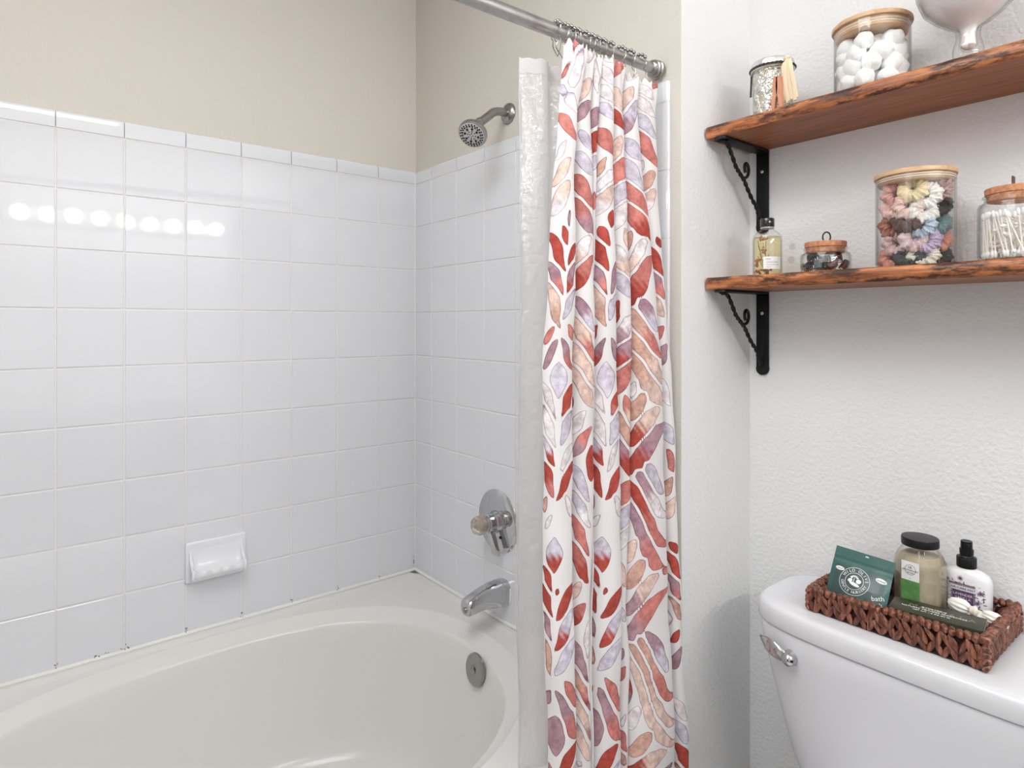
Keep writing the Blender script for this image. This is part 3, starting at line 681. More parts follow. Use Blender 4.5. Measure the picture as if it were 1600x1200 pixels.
    nt.links.new(fin.outputs[2], b.inputs['Base Color'])
    n3 = nt.nodes.new('ShaderNodeTexNoise'); n3.inputs['Scale'].default_value = 900
    bp = nt.nodes.new('ShaderNodeBump'); bp.inputs['Strength'].default_value = .15; bp.inputs['Distance'].default_value = .0005
    nt.links.new(tc.outputs['Object'], n3.inputs['Vector']); nt.links.new(n3.outputs['Fac'], bp.inputs['Height']); nt.links.new(bp.outputs['Normal'], b.inputs['Normal'])
    # a little light comes through the cloth
    tl = nt.nodes.new('ShaderNodeBsdfTranslucent'); mx = nt.nodes.new('ShaderNodeMixShader'); mx.inputs[0].default_value = .18
    nt.links.new(fin.outputs[2], tl.inputs['Color']); nt.links.new(b.outputs[0], mx.inputs[1]); nt.links.new(tl.outputs[0], mx.inputs[2])
    nt.links.new(mx.outputs[0], nt.nodes['Material Output'].inputs['Surface'])
    me.materials.append(m)
    o = bpy.data.objects.new('shower_curtain', me); COL.objects.link(o); o.location = loc
    tag(o, 'white shower curtain printed with red, beige and lavender watercolour leaves', 'shower curtain')
build_curtain()

# liner behind it, inside the tub
LINER = sheet_mat('liner_plastic', (.90, .88, .885), .42, .12, bump=(60, .8, .006))
HEM = sheet_mat('liner_hem', (.90, .88, .88), .08, .08)
LZ0, LZ1 = .532, -.8925
def liner_pt(u, z):
    # u 0..1 across the gathered width; a broad first fold, then tighter ones
    y = .804 + .200 * u + .003 * math.sin(z * 7.1 + 1.3) * (1 - u) + .0035 * math.sin(z * 2.6 - .4)
    w = .5 - .5 * math.cos(min(u / .27, 1) * PI) if u < .27 else 1 + 0 * u
    x = -.966 + .024 * w if u < .27 else -.942 - .020 * (.5 - .5 * math.cos((u - .27) / .73 * PI * 6))
    x += .0016 * math.sin(z * 23 + u * 17) - .004 * max(0, -z)
    return (x, y, z)
ln = thing('shower_liner', 'frosted clear plastic shower liner hanging inside the bathtub beside the printed curtain', 'shower liner', (-.93, .85, -.4))
m = MB(); N = 90
m.grid([[liner_pt(u / 110, LZ0 - .0012 * math.sin(u * .5) - (LZ0 - LZ1) * i / N) for u in range(111)] for i in range(N + 1)]); obj('sheet', m, LINER, ln)
m = MB(); m.grid([[(lambda p: (p[0] + .0014, p[1] - .0006, p[2]))(liner_pt(u / 110, LZ0 - .0012 * math.sin(u * .5) - .030 * i / 4)) for u in range(111)] for i in range(5)])
m.grid([[(lambda p: (p[0] + .0012, p[1], p[2]))(liner_pt(u / 110 * .3, LZ0 - (LZ0 - LZ1) * i / N)) for u in range(0, 5)] for i in range(N + 1)]); obj('hem', m, HEM, ln)

# ------------------------------------------------------------------ shelves and brackets
def shelf(zt, label, seed, th=.0275):
    t = thing('wall_shelf', label, 'shelf', (-.36, 1.444, zt - th), 'live edge wall shelves')
    x0, x1 = -.8355, .12; rr = random.Random(seed); n = 150
    prof_n = 6; rows = []
    for i in range(n + 1):
        x = lerp(x0, x1, i / n); w = noise.noise(V((x * 9, seed, 0))) * .004 + noise.noise(V((x * 33, seed, 3))) * .0016
        w2 = noise.noise(V((x * 14, seed, 8))) * .003
        yf = 1.249
        rows.append([(x, yf + .0055 + w, zt), (x, yf + .002 + w * .6, zt - .003), (x, yf + w2 * .3, zt - .010), (x, yf + .0005 + w2 * .5, zt - .017), (x, yf + .001 + w * .4, zt - th + .003), (x, yf + .004, zt - th)])
    m = MB(); m.grid(rows); obj('live_edge', m, SHELFE, t, sharp=70)
    m = MB()
    m.grid([[r[0], (r[0][0], 1.4435, zt)] for r in rows]); m.grid([[(r[5][0], 1.4435, zt - th), r[5]] for r in rows])
    for r in (rows[0], rows[-1]): m.add(r + [(r[0][0], 1.4435, zt - th), (r[0][0], 1.4435, zt)], [tuple(range(8))])
    m.grid([[(r[0][0], 1.4435, zt), (r[0][0], 1.4435, zt - th)] for r in rows])
    obj('board', m, SHELFW, t, smooth=False)
    return t
shelf(.449, 'upper reddish wooden wall shelf holding the cotton jar and a glass pedestal bowl', 2)
shelf(.105, 'lower reddish wooden wall shelf holding the jars of hair ties and cotton swabs', 9)
def bracket(zb, label):
    t = thing('shelf_bracket', label, 'shelf bracket', (-.804, 1.444, zb - .188), 'black scroll shelf brackets')
    xa, xb = -.8205, -.7885
    m = MB(); m.box(xa, xb, 1.438, 1.4435, zb - .186, zb - .0005, .0022, 2)
    m.lathe([(.016, -.0028), (.016, .0028)], 24, -.8045, 1.4407, zb - .186, M=align((0, 1, 0)))
    obj('wall_plate', m, BLACKM, t)
    m = MB(); m.box(xa, xb, 1.262, 1.4435, zb - .0062, zb - .0008, .0022, 2)
    m.lathe([(.016, -.0027), (.016, .0027)], 24, -.8045, 1.264, zb - .0035)
    obj('arm_plate', m, BLACKM, t)
    P = smooth_path([(-.8045, 1.2600, zb - .007), (-.8045, 1.288, zb - .013), (-.8045, 1.306, zb - .034), (-.8045, 1.322, zb - .057), (-.8045, 1.338, zb - .070), (-.8045, 1.357, zb - .084), (-.8045, 1.372, zb - .102), (-.8045, 1.392, zb - .124), (-.8045, 1.412, zb - .142), (-.8045, 1.424, zb - .162), (-.8045, 1.434, zb - .178)], 12)
    m = MB(); n = len(P)
    for ph in (0, PI):
        q = []
        for i, p in enumerate(P):
            a = i * .42 + ph; d = (P[min(i + 1, n - 1)] - P[max(i - 1, 0)]).normalized(); s = d.cross(V((1, 0, 0)))
            q.append(p + V((1, 0, 0)) * .0020 * math.cos(a) + s * .0020 * math.sin(a))
        m.tube(q, .0030, 8)
    L = [(-.8045 + .0004 * i, 1.361 + .0165 * math.cos(a) - .004, zb - .062 + .0165 * math.sin(a)) for i, a in enumerate([(-2.0 + 5.6 * k / 24) for k in range(25)])]
    L = [(x, 1.357 + (y - 1.357) * (1 - .35 * i / 24), z) for i, (x, y, z) in enumerate(L)]
    m.tube([(-.8045, 1.346, zb - .078)] + L, .0036, 8)
    obj('twisted_scroll', m, BLACKM, t)
    m = MB(); m.ball((-.8045, 1.4375, zb - .052), .0042, 12, 8, (1, .35, 1)); obj('screw_head', m, mat('screw_steel', (.75, .75, .75), .3, metal=1), t)
    m = MB(); m.ball((-.8045, 1.4375, zb - .172), .0040, 12, 8, (1, .35, 1)); obj('screw_head', m, BLACKM, t)
bracket(.4215, 'black iron scroll bracket under the left end of the upper shelf')
bracket(.0775, 'black iron scroll bracket under the left end of the lower shelf')
for i, (x, z) in enumerate(((-.7315, .181), (-.7345, .1505))):
    m = MB(); m.lathe([(.0075, 0), (.0078, .001), (.006, .0025), (.0, .003)], 20, x, 1.4438, z, M=My)
    o = obj('wall_bumper', m, glass_mat('clear_vinyl', (.96, .95, .93), 1.2, .1), None, (x, 1.444, z))
    tag(o, ('upper' if i == 0 else 'lower') + ' clear round wall bumper stuck on the wall right of the oil bottle', 'wall bumper', 'clear wall bumpers')

# ------------------------------------------------------------------ jars on the upper shelf
U, Lz = .4492, .1052
def jar_body(m, cx, cy, z0, r, h, lip=.0, seg=56):
    m.lathe([(r * .80, z0 + .001), (r * .93, z0 + .0012), (r, z0 + .008), (r, z0 + h)], seg, cx, cy, 0, cap0=True, cap1=False)
    m.lathe([(r - .0022, z0 + h), (r - .0022, z0 + .008), (r * .90, z0 + .004), (0, z0 + .004)], seg, cx, cy, 0, cap0=False, cap1=False)
    m.lathe([(r - .0022, z0 + h), (r, z0 + h)], seg, cx, cy, 0, cap0=False, cap1=False)
# mercury glass jar
sx, sy = -.7125, 1.318
sj = thing('silver_jar', 'small crackled silver glass jar with metal lid at the left of the upper shelf', 'jar', (sx, sy, U))
MERC = mat('crackled_mercury_glass', (.60, .56, .43), .16, metal=.9, bump=(70, 1.0, .012), mottled=((.80, .80, .78), 55, .35, .62))
m = MB(); m.lathe([(.034, U + .0003), (.039, U + .003), (.040, U + .012), (.0415, U + .09), (.040, U + .102), (.037, U + .106)], 48, sx, sy, 0); obj('body', m, MERC, sj)
m = MB(); m.lathe([(.0425, U + .103), (.0445, U + .104), (.0445, U + .119), (.043, U + .123), (.035, U + .1255), (.0, U + .126)], 48, sx, sy, 0)
m.lathe([(.0445, U + .1035), (.0458, U + .105), (.0445, U + .1065)], 48, sx, sy, 0, cap0=False, cap1=False); obj('lid', m, mat('tin_lid', (.75, .74, .72), .3, metal=1), sj)
m = MB()
for ph in (0, PI):
    m.tube([(sx + (.0465 + .0012 * math.cos(i * .9 + ph)) * math.cos(2 * PI * i / 120), sy + (.0465 + .0012 * math.cos(i * .9 + ph)) * math.sin(2 * PI * i / 120), U + .1085 + .0012 * math.sin(i * .9 + ph)) for i in range(120)], .0012, 6, closed=True)
for ph in (0, PI):
    m.tube([(sx - .0465 - .0015 * math.cos(i * .8 + ph) - .002 * i / 40, sy - .006 + .0015 * math.sin(i * .8 + ph), U + .108 - .047 * i / 40) for i in range(41)], .0012, 6)
obj('braided_cord', m, mat('dark_cord', (.08, .07, .075), .7), sj)
RAF = mat('raffia', (.78, .66, .48), .7, bump=(200, .3, .001)); PINKW = mat('pinkish_wood', (.58, .27, .17), .5)
m = MB(); cx, cy = sx + .0415, sy - .036
for i in range(11):
    dx = (i - 5) * .0024; rr = random.Random(i)
    m.tube(smooth_path([(cx + .010 + dx * .4, cy + .010 * abs(i - 5) / 5 - .004, U + .108), (cx + .012 + dx * .8, cy - .006 + rr.uniform(-.002, .002), U + .09), (cx + .016 + dx + rr.uniform(-.002, .002), cy - .004, U + .05), (cx + .018 + dx * 1.1, cy, U + .018 + rr.uniform(-.004, .006))], 4), [.0016] * 3 + [.0028] * 10, 6)
m.ball((cx + .010, cy - .002, U + .109), .0055, 10, 7, (1.4, .8, .8))
obj('raffia_tassel', m, RAF, sj)
m = MB()
for s in (-1, 1):
    rows = []
    for (z, w, o_) in ((.004, .0035, .0105), (.022, .0040, .0095), (.034, .0052, .0052), (.050, .0056, .0046), (.060, .0050, .0044), (.064, .0044, .0042), (.066, .0050, .0044), (.070, .0046, .0040)):
        c = V((cx - .004 + s * o_ * .8, cy - .013, U + z))
        rows.append([c + V((-w, -.005, 0)), c + V((w, -.005, 0)), c + V((w, .005, 0)), c + V((-w, .005, 0))])
    m.grid(rows, closed=True); m.add(rows[0], [(3, 2, 1, 0)]); m.add(rows[-1], [(0, 1, 2, 3)])
obj('wooden_clothespin', m, PINKW, sj, smooth=True)

# cotton ball jar
cx, cy = -.5146, 1.330
cj = thing('cotton_jar', 'wide clear glass jar of white cotton balls with bamboo lid on the upper shelf', 'jar', (cx, cy, U))
m = MB(); jar_body(m, cx, cy, U, .0665, .130); obj('glass', m, GLASS, cj)
m = MB(); m.lathe([(.0, U + .112), (.061, U + .112), (.0635, U + .114), (.0635, U + .1295), (.0695, U + .1302), (.0705, U + .132), (.0700, U + .137), (.0685, U + .1385), (.0, U + .1387)], 64, cx, cy, 0); obj('lid', m, BAMBOO, cj)
m = MB()
for z in (.118, .1235): m.lathe([(.0635, U + z), (.0645, U + z + .0005), (.0645, U + z + .002), (.0635, U + z + .0025)], 56, cx, cy, 0, cap0=False, cap1=False)
obj('seal_ring', m, mat('clear_seal', (.75, .68, .60), .3), cj)
COT = mat('cotton', (.93, .93, .94), .95, bump=(160, .5, .003), sss=.2)
def cotton(i):
    m = MB(); m.ball((0, 0, -EYE), .0200, 20, 13, (1, .9, .85), disp=lambda p: .16 * noise.noise(p * 1.6 + V((i * 7, 0, 0))) + .05 * noise.noise(p * 5 + V((i, 3, 0))))
    return obj('cotton_ball', m, COT, None, (0, 0, -EYE))
cps = []; rr = random.Random(21)
for z in (.022, .048, .072, .092):
    for ring_r, n in ((.045, 8), (.018, 3)):
        if z > .08 and ring_r > .04: n = 6
        for j in range(n):
            a = 2 * PI * (j + rr.random() * .3) / n + z * 40
            cps.append((cx + ring_r * math.cos(a), cy + ring_r * math.sin(a), U + z + rr.uniform(-.003, .003)))
base4 = [cotton(i) for i in range(4)]
for i, p in enumerate(cps):
    o = base4[i] if i < 4 else base4[i % 4].copy()
    if i >= 4: COL.objects.link(o)
    o.location = V(p) + V((0, 0, EYE)); o.rotation_euler = (rr.uniform(0, 6), rr.uniform(0, 6), rr.uniform(0, 6))
    tag(o, 'white cotton ball inside the wide glass jar on the upper shelf', 'cotton ball', 'cotton balls in the upper jar')

# pedestal glass
gx, gy = -.3555, 1.33
pg = thing('pedestal_bowl', 'clear glass pedestal bowl with pale filling at the right of the upper shelf', 'glass bowl', (gx, gy, U))
m = MB(); m.lathe([(.028, U + .0005), (.029, U + .003), (.027, U + .006), (.022, U + .010), (.0205, U + .014), (.0225, U + .024), (.0235, U + .034), (.0215, U + .045), (.0185, U + .054), (.0180, U + .062), (.0190, U + .070), (.0225, U + .076), (.034, U + .083), (.052, U + .097), (.068, U + .114), (.078, U + .140), (.082, U + .175), (.082, U + .205), (.080, U + .225)], 56, gx, gy, 0, cap1=False)
m.lathe([(.0775, U + .225), (.0795, U + .205), (.0795, U + .175), (.0755, U + .141), (.065, U + .116), (.049, U + .099), (.031, U + .085), (.016, U + .074), (.012, U + .062), (.013, U + .05), (.014, U + .042), (.008, U + .034), (.0, U + .032)], 56, gx, gy, 0, cap0=False, cap1=False)
obj('glass', m, GLASS, pg)
m = MB(); m.lathe([(.0, U + .036), (.006, U + .0375), (.0115, U + .043), (.0105, U + .055), (.0095, U + .066), (.014, U + .076), (.028, U + .086), (.047, U + .1005), (.063, U + .1175), (.0735, U + .142), (.0775, U + .172), (.0775, U + .19), (.06, U + .2), (.0, U + .203)], 56, gx, gy, 0); obj('filling', m, mat('pale_bath_salt', (.80, .76, .77), .8, bump=(300, .4, .001), sss=.1), pg)

# ------------------------------------------------------------------ lower shelf
# oil bottle
ox, oy = -.7315, 1.33
ob = thing('oil_bottle', 'clear bottle of pale yellow oil with dried flowers and black cap on the lower shelf', 'bottle', (ox, oy, Lz))
prof = [(.027, .0005), (.030, .003), (.0310, .008), (.0310, .080), (.0295, .089), (.0245, .097), (.0165, .1025), (.0135, .105), (.0132, .112)]
m = MB(); m.lathe([(r, Lz + z) for r, z in prof], 44, ox, oy, 0, cap1=False); obj('glass', m, GLASS, ob)
OIL = glass_mat('yellow_oil', (.96, .915, .72), .4)
m = MB(); m.lathe([(.026, Lz + .004), (.0290, Lz + .009), (.0290, Lz + .080), (.0275, Lz + .088), (.0, Lz + .0882)], 44, ox, oy, 0); obj('oil', m, OIL, ob)
m = MB(); m.lathe([(.0142, Lz + .1105), (.0150, Lz + .112), (.0150, Lz + .128), (.014, Lz + .1295), (.0, Lz + .1295)], 32, ox, oy, 0); obj('cap', m, mat('black_cap', (.015, .014, .014), .2, coat=.5), ob)
m = MB(); m.lathe([(.0138, Lz + .107), (.0152, Lz + .108), (.0138, Lz + .1095)], 32, ox, oy, 0, cap0=False, cap1=False); obj('neck_ring', m, mat('clear_plastic_ring', (.8, .8, .8), .15, metal=.4), ob)
STEM = mat('dried_stem', (.20, .17, .06), .8); PETAL = mat('dried_petal', (.42, .17, .10), .8)
m = MB(); mp_ = MB(); rr = random.Random(4)
for i in range(7):
    a = rr.uniform(0, 6); x1 = ox + .004 * math.cos(a); y1 = oy - .006 + .004 * math.sin(a)
    x2 = ox + rr.uniform(-.020, .012); y2 = oy - .010 + rr.uniform(-.004, .006); zt = rr.uniform(.04, .085)
    m.tube(smooth_path([(x1, y1, Lz + .006), (lerp(x1, x2, .4), y2, Lz + zt * .5), (x2, y2, Lz + zt)], 4), .0007, 5)
for (dx, dz) in ((-.020, .036), (-.016, .030), (-.012, .040), (.002, .083), (-.006, .084), (-.004, .062), (.0, .055), (-.022, .012), (-.014, .010), (-.004, .012), (.008, .010), (.016, .012), (-.018, .026)):
    for k in range(4):
        mp_.ball((ox + dx + rr.uniform(-.003, .003), oy - .012 + rr.uniform(-.004, .004), Lz + dz + rr.uniform(-.003, .003)), .0030, 7, 5, (1, .6, .8), M=Matrix.Rotation(rr.uniform(0, 6), 3, 'Y'))
obj('stems', m, STEM, ob); obj('dried_petals', mp_, PETAL, ob)
def curved_panel(cx, cy, r, a0, a1, z0, z1, n=14, t=.0006):
    m = MB(); A = [lerp(a0, a1, i / n) for i in range(n + 1)]
    m.grid([[(cx + r * math.cos(a), cy + r * math.sin(a), z) for z in (z0, z1)] for a in A])
    m.grid([[(cx + (r + t) * math.cos(a), cy + (r + t) * math.sin(a), z) for z in (z1, z0)] for a in A])
    for z in (z0, z1): m.grid([[(cx + (r + tt) * math.cos(a), cy + (r + tt) * math.sin(a), z) for tt in (0, t)] for a in A])
    return m
ca = math.atan2(-oy, -ox)           # direction facing the room
m = curved_panel(ox, oy, .0312, ca - .62 + .35, ca + .62 + .35, Lz + .015, Lz + .042); lab = obj('paper_label', m, WHITE, ob)
def wrap_text(s, size, cx, cy, r, ang, z, mb, sign=1, spacing=1.0):
    t = MB(); text_faces(s, size, Matrix.Identity(4), t, .0001, spacing)
    vs = []
    for (x, y, zz) in t.v:
        a = ang + x / r; rr_ = r + zz
        vs.append((cx + rr_ * math.cos(a), cy + rr_ * math.sin(a), z + y))
    mb.add(vs, t.f)
INK = mat('grey_ink', (.25, .26, .28), .7)
m = MB()
wrap_text('olea', .0062, ox, oy, .0320, ca + .35 - .30, Lz + .0370, m)
wrap_text('botanical bath', .0044, ox, oy, .0320, ca + .35 - .02, Lz + .0300, m)
wrap_text('rose and citrus oil', .0036, ox, oy, .0320, ca + .35 - .02, Lz + .0245, m)
wrap_text('120 ml', .0034, ox, oy, .0320, ca + .35 - .28, Lz + .0195, m)
obj('label_text', m, INK, lab)

# small jar of hair clips
kx, ky = -.6040, 1.33
kj = thing('small_cork_jar', 'small squat glass jar of dark hair clips with cork lid on the lower shelf', 'jar', (kx, ky, Lz))
m = MB(); m.lathe([(.040, Lz + .0008), (.046, Lz + .003), (.0480, Lz + .010), (.0480, Lz + .034), (.0455, Lz + .040), (.0405, Lz + .0425), (.0395, Lz + .048), (.0420, Lz + .0495), (.0420, Lz + .0515), (.040, Lz + .052)], 48, kx, ky, 0, cap1=False)
m.lathe([(.038, Lz + .052), (.0375, Lz + .044), (.043, Lz + .039), (.0455, Lz + .033), (.0455, Lz + .010), (.040, Lz + .005), (.0, Lz + .005)], 48, kx, ky, 0, cap0=False, cap1=False)
obj('glass', m, GLASS, kj)
m = MB(); m.lathe([(.0, Lz + .0415), (.036, Lz + .0415), (.0375, Lz + .053), (.0395, Lz + .0535), (.0400, Lz + .0625), (.0385, Lz + .064), (.0, Lz + .064)], 48, kx, ky, 0); obj('cork_lid', m, CORK, kj)
m = MB(); m.tube([(kx + .006 + .0085 * math.cos(a) * .7, ky - .008 + .0085 * math.cos(a) * .5, Lz + .0735 + .0105 * math.sin(a)) for a in [2 * PI * i / 28 for i in range(28)]], .0016, 8, closed=True); obj('ring_pull', m, mat('dark_leather', (.04, .02, .015), .5), kj)
def clip(colr, nm):
    m = MB()
    for s in (-1, 1):
        rows = []
        for i in range(9):
            a = lerp(.15, 2.5, i / 8)
            rows.append([(w, s * .006 * math.cos(a) + s * .001, .008 * math.sin(a) * 1.0 - EYE) for w in (-.010, .010)])
        m.grid(rows); m.grid([[ (p[0], p[1] * .8, (p[2] + EYE) * .85 - EYE) for p in reversed(r)] for r in rows])
        for k in range(5): m.tube([(-.008 + .004 * k, s * .0062, .001 - EYE), (-.008 + .004 * k, s * .0045, -.005 - EYE), (-.008 + .004 * k, -s * .001, -.008 - EYE)], .0009, 5)
    m.tube([(-.004, 0, .008 - EYE), (.004, 0, .008 - EYE)], .0022, 8)
    return obj('hair_clip', m, mat(nm, colr, .25), None, (0, 0, -EYE))
cl = [clip((.02, .025, .03), 'black_clip'), clip((.09, .12, .14), 'slate_clip'), clip((.10, .03, .025), 'tortoise_clip'), clip((.35, .38, .38), 'grey_clip')]
rr = random.Random(12); names = ['black', 'slate grey', 'tortoiseshell brown', 'pale grey']
spots = [(-.024, -.020, .014, 0), (.0, -.032, .013, 1), (.024, -.024, .014, 2), (-.012, -.028, .030, 0), (.012, -.028, .028, 3), (.030, -.008, .030, 2), (-.030, 0, .028, 1), (0, 0, .014, 0), (.005, .02, .014, 1), (-.02, .02, .016, 3), (0, -.004, .030, 0), (-.034, -.012, .013, 3), (.034, .010, .014, 2)]
used = set()
for (dx, dy, dz, c) in spots:
    o = cl[c] if c not in used else cl[c].copy()
    if c in used: COL.objects.link(o)
    used.add(c); o.location = (kx + dx, ky + dy, Lz + dz + EYE); o.rotation_euler = (rr.uniform(-1, 1), rr.uniform(-1, 1), rr.uniform(0, 6))
    tag(o, names[c] + ' claw hair clip inside the small cork-lidded jar', 'hair clip', names[c] + ' hair clips in the small jar')

# scrunchie jar
jx, jy = -.4390, 1.33
jj = thing('scrunchie_jar', 'tall clear glass jar packed with scrunchies under a bamboo lid on the lower shelf', 'jar', (jx, jy, Lz))
m = MB(); jar_body(m, jx, jy, Lz, .0645, .168); obj('glass', m, GLASS, jj)
m = MB(); m.lathe([(.0, Lz + .155), (.059, Lz + .155), (.0615, Lz + .157), (.0615, Lz + .1675), (.0665, Lz + .1680), (.0672, Lz + .170), (.0668, Lz + .1745), (.0655, Lz + .176), (.0, Lz + .1762)], 64, jx, jy, 0); obj('lid', m, BAMBOO, jj)
m = MB()
for z in (.159, .163): m.lathe([(.0615, Lz + z), (.0637, Lz + z + .0005), (.0637, Lz + z + .002), (.0615, Lz + z + .0025)], 56, jx, jy, 0, cap0=False, cap1=False)
obj('seal_ring', m, MATS['clear_seal'], jj)
def scrunchie(seed, R=.0165, r=.0105, wav=9):
    m = MB(); rows = []
    NU, NVV = 72, 16
    for i in range(NU):
        a = 2 * PI * i / NU; row = []
        for j in range(NVV):
            b = 2 * PI * j / NVV
            ru = 1 + .25 * math.sin(a * wav + seed) * math.cos(b * 2) + .22 * noise.noise(V((math.cos(a) * 3, math.sin(a) * 3 + seed, b))) + .14 * math.sin(a * wav * 2.3 + b * 3 + seed)
            q = r * ru
            row.append(((R + q * math.cos(b)) * math.cos(a), (R + q * math.cos(b)) * math.sin(a), q * 1.05 * math.sin(b) - EYE))
        rows.append(row)
    rows.append(rows[0]); m.grid([r + [r[0]] for r in rows])
    return m
cdir = V((-jx, -jy, 0)).normalized(); cside = V((cdir.y * -1, cdir.x, 0))      # towards the room, and across to the right
SC = [  # across (m), height, colour name, colour, tilt
 (-.036, .134, 'dusty pink', (.62, .33, .30), .9), (-.004, .140, 'pale yellow', (.80, .68, .44), .7), (.022, .128, 'white', (.86, .82, .82), .8), (.042, .138, 'rosy brown', (.48, .33, .30), .9),
 (-.040, .108, 'light pink', (.75, .50, .47), .7), (-.012, .110, 'blush pink', (.80, .57, .53), .9), (.016, .100, 'ivory', (.85, .80, .78), .8), (.042, .108, 'black', (.02, .02, .022), .6),
 (-.042, .078, 'rust brown', (.36, .13, .07), .8), (-.014, .084, 'dark brown', (.10, .05, .04), .7), (.012, .075, 'powder blue', (.45, .54, .66), .9), (.040, .080, 'teal green', (.20, .32, .34), .8),
 (-.034, .044, 'mauve pink', (.62, .44, .44), .9), (-.002, .048, 'pale mauve', (.68, .52, .53), .8), (.022, .046, 'lavender', (.52, .40, .58), .8), (.044, .050, 'peach', (.80, .40, .30), .8),
 (-.044, .018, 'coral pink', (.72, .36, .30), .7), (-.012, .016, 'charcoal', (.045, .055, .065), .6), (.016, .020, 'cream striped', (.78, .74, .64), .7), (.042, .018, 'dark slate', (.07, .08, .09), .6)]
rr = random.Random(9)
for i, (ac, h, nm, c, tl) in enumerate(SC):
    dep = math.sqrt(max(0, .0575 ** 2 - ac * ac)) - .021
    dep = max(dep, .0)
    p = V((jx, jy, Lz + h)) + cside * ac * .78 + cdir * dep
    m = scrunchie(i * 1.7, .0150 + .002 * rr.random(), .0098, 7 + i % 4)
    o = obj('scrunchie', m, mat('fabric_' + nm.replace(' ', '_'), c, .8, bump=(240, .5, .002)), None, (0, 0, -EYE))
    o.location = p + V((0, 0, EYE))
    o.rotation_euler = (PI / 2 * tl + rr.uniform(-.2, .2), rr.uniform(-.5, .5), math.atan2(cdir.y, cdir.x) + PI / 2 + rr.uniform(-.35, .35))
    tag(o, nm + ' gathered fabric scrunchie in the tall glass jar on the lower shelf', 'scrunchie', 'scrunchies in the tall jar')
    if i % 2 == 0:
        b_ = o.copy(); COL.objects.link(b_); b_.location = V((jx, jy, Lz + h + EYE)) - cdir * .022 + cside * ac * .5
        b_['label'] = nm + ' fabric scrunchie at the back of the tall glass jar'

# cotton swab jar
qx, qy = -.2890, 1.33
qj = thing('swab_jar', 'glass jar of cotton swabs with cork lid at the right of the lower shelf', 'jar', (qx, qy, Lz))
m = MB(); m.lathe([(.044, Lz + .0008), (.050, Lz + .003), (.0520, Lz + .010), (.0520, Lz + .092), (.0500, Lz + .098), (.0430, Lz + .1015), (.0420, Lz + .108), (.0450, Lz + .1095), (.0450, Lz + .112), (.0425, Lz + .1125)], 52, qx, qy, 0, cap1=False)
m.lathe([(.0405, Lz + .1125), (.0405, Lz + .103), (.0475, Lz + .097), (.0497, Lz + .091), (.0497, Lz + .010), (.044, Lz + .005), (.0, Lz + .005)], 52, qx, qy, 0, cap0=False, cap1=False)
obj('glass', m, GLASS, qj)
m = MB(); m.lathe([(.0, Lz + .103), (.0385, Lz + .103), (.0395, Lz + .1135), (.0415, Lz + .114), (.0422, Lz + .1235), (.0405, Lz + .125), (.0, Lz + .125)], 48, qx, qy, 0); obj('cork_lid', m, CORK, qj)
m = MB(); m.box(qx - .0028, qx - .0002, qy - .010, qy + .002, Lz + .1245, Lz + .144, .0008, 1); obj('leather_tab', m, mat('brown_leather', (.09, .035, .025), .6), qj)
m = MB(); m.tube([(0, 0, -.034 - EYE), (0, 0, .034 - EYE)], .0012, 7)
sw0 = obj('cotton_swab', m, mat('paper_stick', (.90, .86, .80), .6), None, (0, 0, -EYE))
m = MB()
for s in (-1, 1): m.ball((0, 0, s * .034 - EYE), .0029, 9, 7, (1, 1, 2.3))
tips = obj('tips', m, COT, sw0)
rr = random.Random(17)
for i in range(62):
    a = rr.uniform(0, 2 * PI); rad = .040 * math.sqrt(rr.random()) if i > 18 else .043
    if i <= 18: a = math.atan2(-qy, -qx) + (i - 9) * .17
    tilt = rr.uniform(0, .55); az = rr.uniform(0, 2 * PI)
    if i <= 18: az = a + PI / 2 * rr.choice((-1, 1)); tilt = rr.uniform(.03, .35)
    if 40 < i: tilt = rr.uniform(1.1, 1.5); rad *= .4
    z = .0445 if i <= 40 else rr.uniform(.012, .07)
    rad = min(rad, .045 - .018 * abs(math.sin(tilt)) * (0 if i <= 18 else 1))
    p = V((qx + rad * math.cos(a), qy + rad * math.sin(a), Lz + z))
    o = sw0 if i == 0 else dup(sw0, (0, 0, 0))
    o.location = p + V((0, 0, EYE)); o.rotation_euler = Matrix.Rotation(tilt, 3, V((math.cos(az + PI / 2), math.sin(az + PI / 2), 0))).to_euler() if i > 18 else Matrix.Rotation(tilt, 3, V((math.cos(a), math.sin(a), 0))).to_euler()
    tag(o, 'white cotton swab inside the cork-lidded jar on the lower shelf', 'cotton swab', 'cotton swabs in the jar')
LP = (4, 19, 8); BULBP = 68
EXPO = 0.10
